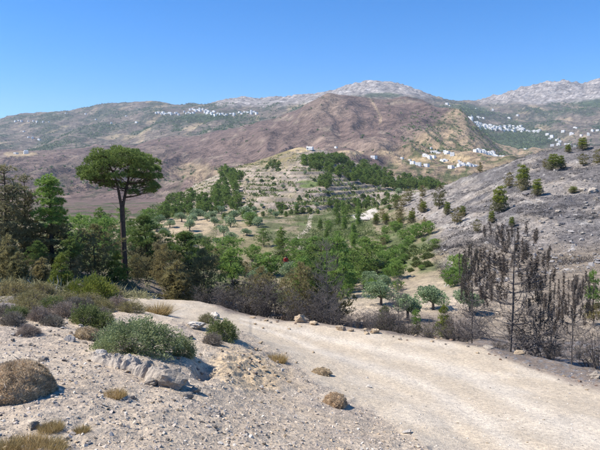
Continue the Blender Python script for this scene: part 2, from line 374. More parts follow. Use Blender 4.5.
def colour(X, Y, Z, px, py):
    """albedo of the land, from what grows and lies where"""
    def C(r, g, b): return np.array([r, g, b])
    def blend(c, col, m): return c + (col - c) * np.clip(m, 0, 1)[..., None]
    def blob(x0, y0, rx, ry, n=0.5):
        d = ((px - x0) / rx) ** 2 + ((py - y0) / ry) ** 2
        return sstep(1.15, 0.6, d + n * fbm(px / 9.0, py / 5.0, 3))
    n_l = fbm(X / np.maximum(Y, 3) * 26, np.log(np.maximum(Y, 1)) * 14, 4)      # about 20 px wide patches
    n_s = fbm(X / np.maximum(Y, 3) * 90, np.log(np.maximum(Y, 1)) * 60, 3)
    shape = X.shape + (3,)
    c = np.zeros(shape) + C(0.475, 0.39, 0.295)
    near = Y < 36
    # bank gravel
    c = blend(c, C(0.42, 0.35, 0.278), near * sstep(0.0, 0.5, fbm(X / 1.5, Y / 1.5, 3)))
    c = blend(c, C(0.52, 0.445, 0.35), near * sstep(0.1, 0.5, fbm(X / 0.8 + 9, Y / 0.8, 3)) * 0.6)
    cutm = np.exp(-(((px - 250) / 46) ** 2 + ((py - 370 - 0.25 * (px - 250)) / 24) ** 2) * 1.1) * (Y > 6.5) * (Y < 15)
    c = blend(c, C(0.50, 0.385, 0.25), 0.9 * sstep(0.2, 0.75, cutm + 0.35 * n_l))
    rd = road_mask(px, py, Y)
    rc = np.zeros(shape) + C(0.515, 0.432, 0.325)
    rc = blend(rc, C(0.55, 0.48, 0.385), sstep(0.0, 0.5, fbm(X / 1.6 + 3, Y / 2.3, 3)) * 0.8)
    rc = blend(rc, C(0.46, 0.40, 0.32), sstep(0.15, 0.5, fbm(X / 2.3 - 7, Y / 2.0, 3)) * 0.7)
    fr_ = (py - np.interp(px, RF[:, 0], RF[:, 1])) / (np.interp(px, RN[:, 0], RN[:, 1]) - np.interp(px, RF[:, 0], RF[:, 1])) + 0.015 * n_l
    trk = np.exp(-((fr_ - 0.20) / 0.05) ** 2) + np.exp(-((fr_ - 0.44) / 0.06) ** 2)
    rc = blend(rc, C(0.57, 0.50, 0.405), trk * 0.9 * (px > 240)); rc = blend(rc, C(0.39, 0.32, 0.24), (np.exp(-((fr_ - 0.32) / 0.05) ** 2) + 0.8 * np.exp(-((fr_ - 0.08) / 0.035) ** 2) + 0.6 * np.exp(-((fr_ - 0.60) / 0.06) ** 2)) * 0.4 * (px > 240) * sstep(-0.3, 0.3, n_s))
    c = blend(c, rc, rd)
    # burnt verge on the far side of the road, ash under the thicket
    yf = np.interp(px, RF[:, 0], RF[:, 1])
    vg = sstep(2, -3, py - yf + 3 * n_l) * (px > 190) * sstep(10, 11, Y) * sstep(33, 28, Y)
    c = blend(c, C(0.22, 0.18, 0.15), vg * sstep(160, 230, px))
    c = blend(c, C(0.22, 0.215, 0.22), vg * sstep(0.0, 0.35, n_s) * sstep(430, 520, px))
    right = sstep(470, 500, px + 8 * n_l) * sstep(-1, 6, 0.06 * (px - 470) - (py - yf) - 0.5 * n_l * 5) * (py - yf > -2) * near
    c = blend(c, C(0.29, 0.235, 0.19), right * 0.85)
    # shrubby ground at left, dark litter under the trees
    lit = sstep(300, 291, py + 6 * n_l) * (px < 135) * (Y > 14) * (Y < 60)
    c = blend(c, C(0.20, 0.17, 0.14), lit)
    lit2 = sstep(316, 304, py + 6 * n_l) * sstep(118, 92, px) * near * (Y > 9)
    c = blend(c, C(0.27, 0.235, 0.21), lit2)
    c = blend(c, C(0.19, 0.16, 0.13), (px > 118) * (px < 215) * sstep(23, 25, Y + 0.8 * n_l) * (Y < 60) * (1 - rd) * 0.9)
    # valley
    va = sstep(30, 40, Y) * (Y < 620)
    v = np.zeros(shape) + C(0.285, 0.235, 0.155)
    v = blend(v, C(0.13, 0.14, 0.068), sstep(-0.25, 0.2, 0.6 * n_l + 0.8 * fbm(X / 9, Y / 11, 4)))
    v = blend(v, C(0.42, 0.33, 0.215), blob(192, 222, 26, 14) + blob(168, 232, 16, 18) + blob(255, 212, 14, 5) + blob(238, 232, 20, 14) * 0.6)
    v = blend(v, C(0.235, 0.205, 0.11), blob(250, 246, 26, 12) * 0.9)
    v = blend(v, C(0.12, 0.15, 0.06), blob(335, 228, 40, 16) * 0.7 + blob(395, 250, 24, 20) * 0.6)
    v = blend(v, C(0.40, 0.325, 0.235), sstep(272, 284, py + 6 * n_l) * sstep(330, 350, px) * 0.85)
    pth = np.minimum(np.abs(px - np.interp(py, [205, 218, 228, 238, 248, 262, 275], [313, 310, 309, 298, 301, 303, 297])) / np.interp(py, [205, 235, 270], [2.2, 4.0, 5]), 3)
    v = blend(v, C(0.45, 0.39, 0.31), sstep(1.1, 0.6, 1.25 * pth + 0.5 * n_s) * (py > 205) * (py < 275))
    v = blend(v, C(0.55, 0.50, 0.43), blob(364, 216, 12, 3.2, 0.3) + blob(372, 211, 6, 3, 0.3))
    c = blend(c, v, va)
    # burnt slope at right
    bm = sstep(0, 22, px - np.interp(py, [180, 205, 230, 260, 290, 330], [395, 385, 425, 432, 452, 470]) + 16 * n_l) * (Y > 24) * (Y < 215)
    b = np.zeros(shape) + C(0.31, 0.275, 0.245)
    b = blend(b, C(0.33, 0.285, 0.24), sstep(0.05, 0.4, fbm(X / 3.0, Y / 4.0, 4)))
    soot = sstep(-0.12, 0.14, fbm(X / 9, Y / 15, 4) + 0.0016 * (px - 500))
    soot = np.maximum(soot * 0.85, sstep(0.05, 0.3, fbm(X / 3.2 + 2, Y / 6.0, 4)) * 0.9)
    b = blend(b, C(0.135, 0.128, 0.132), soot * sstep(415, 480, px + 20 * n_l) * 0.9)
    b = blend(b, C(0.43, 0.40, 0.36), sstep(0.3, 0.55, fbm(X / 5 + 3, Y / 7, 4)) * 0.7)
    b = blend(b, C(0.33, 0.26, 0.18), sstep(232, 262, py + 8 * n_l) * sstep(440, 470, px) * 0.6)
    c = blend(c, b, bm)
    # terraced hill
    hm = sstep(165, 182, Y) * (Y < 620) * (1 - bm)
    h = np.zeros(shape) + C(0.385, 0.315, 0.25)
    h = blend(h, C(0.47, 0.425, 0.375), sstep(0.0, 0.4, n_l) * sstep(330, 372, px) + sstep(0.2, 0.5, n_s) * 0.5)
    h = blend(h, C(0.22, 0.19, 0.10), sstep(0.0, 0.5, n_l + 0.2) * 0.6)
    h = blend(h, C(0.20, 0.175, 0.145), sstep(0.1, 0.3, fbm(X / 26, Z / 0.9, 3)) * 0.6)
    h = blend(h, C(0.235, 0.195, 0.10), sstep(171, 163, py + 0.06 * (px - 240) + 2 * n_s) * (px < 296) * 0.9)
    h = blend(h, C(0.45, 0.35, 0.205), blob(300, 149, 12, 4, 0.3))
    h = blend(h, C(0.15, 0.19, 0.07), blob(308, 184, 12, 4, 0.3))
    h = blend(h, C(0.20, 0.19, 0.10), sstep(206, 214, py + 3 * n_l) * 0.6)
    h = blend(h, C(0.44, 0.36, 0.25), blob(395, 184, 14, 4))
    lf = sstep(175, 150, px + 10 * n_l)
    h = blend(h, C(0.155, 0.115, 0.095), lf)
    h = blend(h, C(0.085, 0.10, 0.05), lf * sstep(0.0, 0.3, fbm(X / 20, Y / 40, 3)))
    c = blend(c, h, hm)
    # brown mountain
    mm = (Y >= 560) * (Y < 1830)
    m = np.zeros(shape) + C(0.162, 0.116, 0.099)
    m = blend(m, C(0.218, 0.163, 0.13), sstep(0.05, 0.45, fbm(X / 120, Y / 240, 4)))
    m = blend(m, C(0.27, 0.215, 0.165), sstep(0.25, 0.5, fbm(X / 60 + 8, Y / 130, 4)) * 0.7)
    cone = sstep(-4, 6, px - np.interp(py, [100, 110, 113, 130, 150, 175], [456, 452, 448, 426, 396, 380]) + 5 * n_l)
    cc = np.zeros(shape) + C(0.315, 0.235, 0.155)
    cc = blend(cc, C(0.12, 0.125, 0.06), sstep(0.12, 0.3, fbm(X / 16, Y / 34, 3) + 0.1 * sstep(145, 165, py)))
    cc = blend(cc, C(0.42, 0.32, 0.19), blob(455, 158, 18, 5) + blob(420, 160, 14, 3))
    m = blend(m, cc, cone)
    gr = sstep(0.0, 0.3, fbm(X / 45, Y / 90, 3)) * sstep(150, 166, py + 0.00 * px) * sstep(345, 385, px)
    m = blend(m, C(0.10, 0.11, 0.055), gr * 0.7 * (1 - cone))
    m = blend(m, C(0.38, 0.29, 0.185), (blob(350, 153, 16, 2.4, 0.3) + blob(20, 154, 18, 3, .4) + blob(195, 172, 26, 9, 0.8) * 0.7 + blob(385, 152, 12, 2)))
    m = blend(m, C(0.36, 0.27, 0.18), sstep(1.6, 0.6, np.abs(px - np.interp(py, [99, 108, 118, 124], [370, 376, 381, 380]))) * (py > 98) * (py < 124) * 0.8)
    m = blend(m, C(0.10, 0.088, 0.062), sstep(0.0, 0.35, fbm(X / 30, Y / 70, 4)) * sstep(158, 180, py + 5 * n_l) * (px < 215) * 0.8)
    c = blend(c, m, mm)
    # far mountains
    fm = (Y >= 1830)
    f = np.zeros(shape) + C(0.150, 0.122, 0.098)
    g1 = fbm(X / 170, Y / 330, 4) + 0.4 * fbm(X / 45, Y / 70, 3)
    f = blend(f, C(0.055, 0.068, 0.045), sstep(-0.25, 0.15, g1) * 0.85)
    f = blend(f, C(0.30, 0.25, 0.19), sstep(0.3, 0.45, fbm(X / 28, Z / 7, 3)) * 0.6)
    f = blend(f, C(0.36, 0.28, 0.18), sstep(0.25, 0.45, fbm(X / 90 + 5, Y / 300, 3)) * 0.65)
    wood = sstep(-3, 3, py - np.interp(px, [430, 470, 500, 540, 600], [104, 132, 134, 126, 108])) * sstep(425, 440, px)
    f = blend(f, C(0.055, 0.082, 0.042), (blob(505, 143, 46, 11, 0.3) + blob(462, 112, 28, 8) * 0.8 + blob(590, 100, 22, 8) + blob(205, 117, 26, 4)) * 0.9)
    rock = sstep(0, 5, np.interp(px, [205, 215, 260, 320, 345, 395, 432, 470, 480, 520, 560, 600], [100, 108, 109, 105, 97, 98, 101, 101, 106, 106, 104, 101]) - py + 3 * n_l) * sstep(205, 220, px)
    rock = rock * (1 - sstep(425, 436, px) * (1 - sstep(470, 486, px)))
    f = blend(f, C(0.33, 0.295, 0.27), rock * (Y > 2500))
    f = blend(f, C(0.14, 0.12, 0.11), rock * sstep(-0.08, 0.22, fbm(X / 26, Z / 13, 4)) * 0.75)
    f = blend(f, C(0.45, 0.42, 0.40), rock * sstep(0.15, 0.4, fbm(X / 50 + 4, Z / 22, 4)) * 0.6)
    f = blend(f, C(0.07, 0.09, 0.055), blob(383, 95, 20, 2.6, 0.3) * 0.9 * (Y > 2500))
    c = blend(c, f, fm)
    return np.clip(c, 0.01, 0.9)
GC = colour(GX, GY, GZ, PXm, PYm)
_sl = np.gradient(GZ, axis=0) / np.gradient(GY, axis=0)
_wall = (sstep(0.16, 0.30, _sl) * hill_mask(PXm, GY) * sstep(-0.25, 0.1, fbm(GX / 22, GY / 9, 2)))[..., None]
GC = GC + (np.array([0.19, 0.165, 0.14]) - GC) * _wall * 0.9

# normals of the whole sheet, so that the cuts between pieces do not show
dXu = np.gradient(GX, axis=1); dZu = np.gradient(GZ, axis=1); dXv = np.gradient(GX, axis=0); dYv = np.gradient(GY, axis=0); dZv = np.gradient(GZ, axis=0)
nx = 0 * dZv - dZu * dYv; ny = dZu * dXv - dXu * dZv; nz = dXu * dYv - 0 * dXv
NL = np.stack([nx, ny, nz], -1); NL /= np.linalg.norm(NL, axis=-1, keepdims=True)
nr, nc = GX.shape
fx = 0.5 * (PXm[:-1, :-1] + PXm[1:, 1:]); fy = 0.5 * (PYm[:-1, :-1] + PYm[1:, 1:]); fY = 0.5 * (GY[:-1, :-1] + GY[1:, 1:]); fu = 0.5 * (GU[:-1, :-1] + GU[1:, 1:])
reg = np.zeros(fx.shape, int)                                   # 0 bank ground
reg[road_mask(fx, fy, fY) > 0.5] = 1
reg[fY > 27] = 2
rightm = (fx > np.interp(fy, [180, 205, 230, 260, 290, 330], [395, 385, 425, 432, 452, 470]))
reg[(fY > 27) & (fY < 215) & rightm] = 3
reg[(fY > 168) & (reg != 3)] = 4
reg[fY > 600] = 5
reg[fY > 1830] = 6
reg[(fY > 30) & (np.abs(fu) > 1.55)] = -1
idx = np.arange(nr * nc).reshape(nr, nc)
quads = np.stack([idx[:-1, :-1], idx[:-1, 1:], idx[1:, 1:], idx[1:, :-1]], -1)
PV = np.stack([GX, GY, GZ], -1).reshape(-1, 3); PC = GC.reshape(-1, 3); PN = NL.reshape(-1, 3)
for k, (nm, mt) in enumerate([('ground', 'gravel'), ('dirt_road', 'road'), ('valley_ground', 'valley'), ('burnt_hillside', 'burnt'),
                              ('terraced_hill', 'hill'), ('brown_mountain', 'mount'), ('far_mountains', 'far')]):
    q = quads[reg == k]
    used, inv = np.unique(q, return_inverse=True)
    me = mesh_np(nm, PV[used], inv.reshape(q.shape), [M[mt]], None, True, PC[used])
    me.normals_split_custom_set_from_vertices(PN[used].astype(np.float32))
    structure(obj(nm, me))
# ground behind and beside the viewer
bx, by = np.meshgrid(np.linspace(-14, 14, 57), np.linspace(-12, 1.26, 28))
bz = height(bx, np.maximum(by, 0.9)) * (by > 0.9) + near_h(bx, by) * (by <= 0.9)
bz = bz - 0.004
bi = np.arange(bx.size).reshape(bx.shape); bq = np.stack([bi[:-1, :-1], bi[:-1, 1:], bi[1:, 1:], bi[1:, :-1]], -1).reshape(-1, 4)
structure(obj('ground', mesh_np('ground_behind', np.stack([bx, by, bz], -1).reshape(-1, 3), bq, [M['gravel']], None, True,
    np.zeros((bx.size, 3)) + [0.39, 0.345, 0.295])))

# ------------------------------------------------------------------ more materials
M['bark'] = plain_mat('pine_bark', (0.085, 0.058, 0.045), 0.4, 9, 0.95, 0.02)
M['bark_grey'] = plain_mat('grey_bark', (0.14, 0.115, 0.095), 0.3, 9, 0.95, 0.01)
M['char'] = plain_mat('charred_wood', (0.10, 0.088, 0.08), 0.4, 14, 0.9, 0.004)
M['char_twig'] = plain_mat('charred_twigs', (0.13, 0.115, 0.107), 0.4, 6, 0.9)
M['dead_wood'] = plain_mat('bleached_wood', (0.42, 0.38, 0.34), 0.2, 20, 0.9)
M['grey_twig'] = plain_mat('grey_twigs', (0.31, 0.265, 0.225), 0.3, 8, 0.95)
M['pine'] = leaf_mat('pine_needles', (0.096, 0.162, 0.042), (0.303, 0.394, 0.100), 0.40, 0.18)
M['pine_dark'] = leaf_mat('dark_pine_needles', (0.092, 0.151, 0.048), (0.276, 0.340, 0.096), 0.40, 0.15)
M['pine_bright'] = leaf_mat('bright_pine_needles', (0.134, 0.236, 0.058), (0.340, 0.456, 0.118), 0.40, 0.15)
M['scorched'] = leaf_mat('scorched_needles', (0.130, 0.117, 0.051), (0.406, 0.353, 0.168), 0.40, 0.2)
M['scorched_dark'] = leaf_mat('dark_scorched_needles', (0.133, 0.125, 0.074), (0.461, 0.410, 0.225), 0.40, 0.2)
M['yellow_green'] = leaf_mat('yellow_green_leaves', (0.123, 0.162, 0.034), (0.378, 0.398, 0.089), 0.35, 0.15)
M['olive'] = leaf_mat('olive_leaves', (0.140, 0.209, 0.107), (0.382, 0.459, 0.259), 0.30, 0.15)
M['grey_green'] = leaf_mat('grey_green_leaves', (0.125, 0.155, 0.066), (0.36, 0.40, 0.20), 0.35, 0.12)
M['dead_needle'] = leaf_mat('dead_brown_needles', (0.062, 0.052, 0.045), (0.20, 0.165, 0.135), 0.25, 0.2)
M['dry_cushion'] = leaf_mat('dry_cushion_twigs', (0.332, 0.243, 0.159), (0.921, 0.728, 0.515), 0.20, 0.15)
M['dry_grass'] = leaf_mat('dry_grass_blades', (0.237, 0.169, 0.069), (0.525, 0.400, 0.200), 0.30, 0.15)
M['grey_shrub'] = leaf_mat('grey_shrub_twigs', (0.13, 0.105, 0.085), (0.37, 0.31, 0.26), 0.15, 0.25)
M['scrub'] = leaf_mat('scrub_leaves', (0.090, 0.125, 0.040), (0.270, 0.296, 0.108), 0.25, 0.0)
M['far_green'] = leaf_mat('far_tree_leaves', (0.071, 0.116, 0.045), (0.182, 0.238, 0.093), 0.20, 0.1)
M['burnt_scrub'] = leaf_mat('burnt_scrub_twigs', (0.027, 0.026, 0.026), (0.195, 0.167, 0.147), 0.10, 0.0)
M['rock'] = plain_mat('pale_rock', (0.37, 0.318, 0.258), 0.38, 4, 0.95, 0.05, 0.12)
M['rock_warm'] = plain_mat('ochre_rock', (0.43, 0.335, 0.225), 0.28, 7, 0.95, 0.02, 0.15)
M['rock_white'] = plain_mat('white_rock', (0.50, 0.45, 0.385), 0.15, 9, 0.95, 0.01, 0.06)
M['rock_brown'] = plain_mat('brown_rock', (0.27, 0.185, 0.135), 0.28, 7, 0.95, 0.02, 0.15)
M['rock_dark'] = plain_mat('dark_rock', (0.17, 0.155, 0.15), 0.28, 7, 0.95, 0.02, 0.15)
M['white_wall'] = plain_mat('whitewash', (0.76, 0.745, 0.715), 0.08, 0.4, 0.9, 0.0, 0.14)
M['dark_open'] = plain_mat('dark_opening', (0.05, 0.055, 0.07), 0.2, 2)
M['tile'] = plain_mat('clay_tile', (0.32, 0.13, 0.07), 0.2, 2)
m, t, out = nmat('gravel_stones')
principled(t, out, N(t, 'ShaderNodeAttribute', attribute_name='Col').outputs['Color'], 0.95, 0.1); M['stones'] = m

# ------------------------------------------------------------------ shape helpers
class Mesh:
    def __init__(s): s.V = []; s.F3 = []; s.c = []; s.n = 0
    def add(s, V, Fc, c=0.5):
        V = np.asarray(V, float); Fc = np.asarray(Fc, int)
        if Fc.shape[1] == 4: Fc = np.concatenate([Fc[:, [0, 1, 2]], Fc[:, [0, 2, 3]]])
        s.V.append(V); s.F3.append(Fc + s.n); s.n += len(V)
        s.c.append(np.broadcast_to(np.asarray(c, float).reshape(-1, 1) if np.ndim(c) == 1 else c, (len(V), 1 if np.ndim(c) < 2 else 3)) if np.ndim(c) < 2 else np.asarray(c))
    def build(s, name, mat, smooth=False):
        V = np.concatenate(s.V); Fc = np.concatenate(s.F3); c = np.concatenate(s.c)
        if c.shape[1] == 1: c = np.repeat(c, 3, 1)
        return mesh_np(name, V, Fc, [mat], None, smooth, c)
def nrm(v): return v / np.maximum(np.linalg.norm(v, axis=-1, keepdims=True), 1e-9)
def tube(ms, pts, rad, sides=5):
    P = np.asarray(pts, float); k = len(P); R_ = np.broadcast_to(np.asarray(rad, float), (k,))
    T = nrm(np.gradient(P, axis=0)); ref = np.array([0.31, 0.95, 0.05]) if abs(T[0, 2]) > 0.7 else np.array([0, 0, 1.0])
    A = nrm(np.cross(T, ref)); B = np.cross(T, A)
    an = np.arange(sides) * 2 * np.pi / sides
    V = P[:, None] + R_[:, None, None] * (A[:, None] * np.cos(an)[None, :, None] + B[:, None] * np.sin(an)[None, :, None])
    i = np.arange(k * sides).reshape(k, sides); j = np.roll(i, -1, axis=1)
    Q = np.stack([i[:-1], j[:-1], j[1:], i[1:]], -1).reshape(-1, 4)
    V = np.concatenate([V.reshape(-1, 3), P[-1:] + T[-1] * R_[-1]]); tip = k * sides
    ms.add(V, np.concatenate([Q[:, [0, 1, 2]], Q[:, [0, 2, 3]], np.stack([i[-1], j[-1], np.full(sides, tip)], -1)]))
def blades(ms, rng, P, D, n, L, W, spread=0.6, tint=None, tv=0.18):
    P = np.repeat(P, n, 0); D = np.repeat(D, n, 0); k = len(P)
    tint = rng.rand(k // n) if tint is None else tint
    c = np.clip(np.repeat(tint, n) + rng.randn(k) * tv, 0, 1)
    d = nrm(D + spread * rng.randn(k, 3)); s = nrm(np.cross(d, rng.randn(k, 3)))
    l = (L * rng.uniform(0.6, 1.25, k))[:, None]; w = (W * rng.uniform(0.7, 1.3, k))[:, None]
    V = np.stack([P - s * w * 0.5, P + s * w * 0.5, P + d * l], 1).reshape(-1, 3)
    ms.add(V, np.arange(3 * k).reshape(-1, 3), np.repeat(c, 3))
def leaves(ms, rng, P, D, L, W, spread=0.7, tint=None):
    k = len(P); c = np.clip(rng.rand(k) if tint is None else tint, 0, 1)
    d = nrm(D + spread * rng.randn(k, 3)); s = nrm(np.cross(d, rng.randn(k, 3)))
    l = (L * rng.uniform(0.6, 1.3, k))[:, None]; w = (W * rng.uniform(0.7, 1.3, k))[:, None]
    V = np.stack([P, P + d * l * 0.5 + s * w * 0.5, P + d * l, P + d * l * 0.5 - s * w * 0.5], 1).reshape(-1, 3)
    ms.add(V, np.arange(4 * k).reshape(-1, 4), np.repeat(c, 4))
def clump(ms, rng, c, r, nt, nb, L, W, flat=0.7, up=0.35, tint=None):
    d = nrm(rng.randn(nt, 3)); d[:, 2] = np.where(d[:, 2] < -0.35, -d[:, 2], d[:, 2])
    rr = r * rng.uniform(0.35, 1.0, nt) ** 0.6
    P = np.asarray(c) + d * rr[:, None] * np.array([1, 1, flat])
    base = rng.uniform(0.25, 0.75) if tint is None else tint
    t = np.clip(base + 0.22 * d[:, 2] * 0 + rng.randn(nt) * 0.16, 0, 1)
    blades(ms, rng, P, d + np.array([0, 0, up]), nb, L, W, 0.55, t)

PROTO = {}
def proto(key, name, h, parts):
    root = empty(name); root.rotation_mode = 'XYZ'
    made = {}
    for p in parts: made[p[0]] = obj(p[0], p[1], made[p[2]] if len(p) > 2 else root)
    zz = max(float(np.array([v.co.z for v in p[1].vertices]).max()) for p in parts)
    PROTO[key] = [root, zz, False]

def trunk_line(rng, h, lean=0.03, k=7):
    z = np.linspace(0, h, k); w = np.cumsum(rng.randn(k, 2) * lean * h / k * 2, 0); w -= w[0]
    P = np.column_stack([w, z]); P[0, 2] = -0.06 * h - 0.15; return P
def pine(key, seed, h=6.0, R=1.7, s0=0.15, nw=11, nb=5, L=0.2, W=0.03, nt=20, nbl=7, prof=None, mat='pine', name='pine_tree', rc=0.30, lower=None, smat='bark'):
    rng = np.random.RandomState(seed); wd = Mesh(); fo = Mesh(); lo = Mesh()
    T = trunk_line(rng, h); tube(wd, T, np.linspace(h * 0.02, h * 0.004, len(T)), 6)
    prof = prof or (lambda s: math.sin(math.pi * min(1, 0.12 + 0.9 * s)) ** 0.7 * 0.95 + 0.08)
    for i in range(nw):
        s = s0 + (0.97 - s0) * (i + rng.uniform(-0.3, 0.3)) / (nw - 1); s = min(max(s, s0), 0.98)
        q = (s - s0) / (1 - s0); a0 = rng.uniform(0, 6.28)
        base = np.array([np.interp(s * h, T[:, 2], T[:, 0]), np.interp(s * h, T[:, 2], T[:, 1]), s * h])
        for b in range(nb if q < 0.85 else max(2, nb - 2)):
            if rng.rand() < 0.12: continue
            a = a0 + b * 6.283 / nb + rng.uniform(-0.35, 0.35); l = R * prof(q) * rng.uniform(0.62, 1.15)
            d = np.array([math.cos(a), math.sin(a), 0]); rise = rng.uniform(0.1, 0.5)
            pts = [base, base + d * l * 0.5 + [0, 0, l * rise * 0.25], base + d * l + [0, 0, l * rise]]
            tube(wd, pts, [h * 0.006, h * 0.004, h * 0.0015], 3)
            for f in ([1.0] if l < 0.45 * R else [0.55, 1.0]):
                c = base + d * l * f + np.array([rng.uniform(-.1, .1) * R, rng.uniform(-.1, .1) * R, l * rise * f * f])
                tgt = lo if (lower and q < lower[0] * rng.uniform(0.7, 1.3)) else fo
                clump(tgt, rng, c, rc * R * rng.uniform(0.7, 1.2) * (0.75 + 0.25 * (1 - q)), nt, nbl, L, W)
    clump(fo, rng, T[-1], rc * R * 0.6, nt, nbl, L, W, 1.3, 0.8)
    parts = [('trunk', wd.build(key + '_trunk', M[smat])), ('crown', fo.build(key + '_crown', M[mat]))]
    if lo.n: parts.append(('scorched_branches', lo.build(key + '_lower', M[lower[1]])))
    proto(key, name, h, parts)
round_prof = lambda s: (max(0.0, 1 - (2 * s - 0.85) ** 2)) ** 0.5 * 0.95 + 0.1
cone_prof = lambda s: 1.0 - 0.85 * s
# trees near the road
pine('near_green', 1, 5.5, 1.15, 0.10, 17, 6, 0.15, 0.024, 34, 11, lambda s: 0.98 - 0.88 * s, 'pine_bright', rc=0.30, lower=(0.42, 'scorched'))
pine('near_bright', 8, 3.6, 1.0, 0.10, 10, 5, 0.17, 0.028, 22, 9, lambda s: 0.9 - 0.55 * s, 'pine_bright', rc=0.30, lower=(0.3, 'scorched'))
pine('near_scorch_a', 2, 6.0, 1.25, 0.06, 18, 6, 0.16, 0.024, 28, 9, lambda s: 0.75 - 0.4 * s, 'scorched_dark', rc=0.33)
pine('near_scorch_b', 3, 3.2, 1.5, 0.10, 8, 6, 0.17, 0.024, 26, 9, round_prof, 'scorched', rc=0.30)
pine('near_upright', 4, 2.0, 0.55, 0.03, 9, 5, 0.16, 0.026, 18, 9, lambda s: 0.9 - 0.55 * s, 'scorched', rc=0.36)
pine('near_young', 5, 1.5, 0.55, 0.03, 8, 5, 0.14, 0.024, 18, 9, cone_prof, 'yellow_green', rc=0.36)
pine('near_pine_c', 6, 3.6, 0.95, 0.08, 12, 6, 0.16, 0.026, 28, 9, round_prof, 'pine_dark', rc=0.33, lower=(0.45, 'scorched_dark'))
# middle distance
pine('mid_a', 11, 6, 2.0, 0.06, 11, 6, 0.30, 0.065, 20, 7, cone_prof, 'pine', rc=0.30)
pine('mid_b', 12, 5.4, 2.5, 0.08, 9, 6, 0.30, 0.07, 20, 7, round_prof, 'pine_bright', rc=0.29)
pine('mid_c', 13, 6, 1.5, 0.08, 12, 6, 0.30, 0.06, 18, 7, lambda s: 0.9 - 0.6 * s, 'pine_bright', rc=0.32)
pine('mid_d', 17, 5, 2.2, 0.06, 8, 6, 0.28, 0.065, 18, 7, lambda s: (1 - s) ** 0.5 * 0.9 + 0.12, 'pine', rc=0.27)
pine('mid_e', 18, 6, 1.9, 0.10, 9, 5, 0.28, 0.065, 18, 7, lambda s: 0.55 + 0.5 * math.sin(3.1 * s), 'pine_dark', rc=0.30)
pine('mid_scorch', 14, 4, 1.5, 0.08, 8, 5, 0.3, 0.06, 14, 6, round_prof, 'scorched', rc=0.30)
pine('mid_juniper', 15, 3.0, 1.15, 0.03, 9, 6, 0.22, 0.045, 20, 7, lambda s: 0.95 - 0.5 * s, 'yellow_green', rc=0.32, lower=(0.35, 'scorched_dark'))
pine('mid_bush', 16, 2.4, 1.5, 0.05, 6, 6, 0.3, 0.06, 14, 6, round_prof, 'pine_bright', rc=0.28)
# far
pine('far_a', 21, 5.5, 2.6, 0.08, 6, 6, 0.6, 0.24, 11, 5, round_prof, 'pine', rc=0.36)
pine('far_b', 22, 6.0, 2.3, 0.06, 7, 5, 0.6, 0.24, 11, 5, lambda s: 1 - 0.6 * s, 'pine', rc=0.38)
pine('far_c', 23, 4.6, 2.6, 0.06, 6, 6, 0.6, 0.24, 11, 5, round_prof, 'pine_dark', rc=0.36)

def olive(key, seed, h=3.2, R=1.6, L=0.2, W=0.09, n=3600, mat='olive'):
    rng = np.random.RandomState(seed); wd = Mesh(); fo = Mesh()
    cl = []
    tube(wd, [(0, 0, -0.3), (0.05, 0, 0.3 * h)], [0.17, 0.12], 6)
    for i in range(11):
        a = rng.uniform(0, 6.28); r = R * rng.uniform(0.2, 0.72); z = h * rng.uniform(0.42, 0.80)
        c = np.array([r * math.cos(a), r * math.sin(a), z]); cl.append((c, R * rng.uniform(0.32, 0.48)))
        tube(wd, [(0.05, 0, 0.27 * h), c * [0.5, 0.5, 0.85], c], [0.07, 0.05, 0.02], 4)
    for c, r in cl:
        k = n // len(cl); d = nrm(rng.randn(k, 3)); P = c + d * (r * rng.uniform(0.5, 1, k) ** 0.5)[:, None] * [1, 1, 0.8]
        leaves(fo, rng, P, d + [0, 0, 0.2], L, W, 0.8, np.clip(rng.uniform(0.35, 0.65) + rng.randn(k) * 0.2, 0, 1))
    proto(key, 'olive_tree', h, [('trunk', wd.build(key + '_t', M['bark_grey'])), ('crown', fo.build(key + '_c', M[mat]))])
olive('olive_a', 31); olive('olive_b', 32, 2.8, 1.7); olive('olive_far', 33, 3.4, 1.9, 0.42, 0.22, 900)

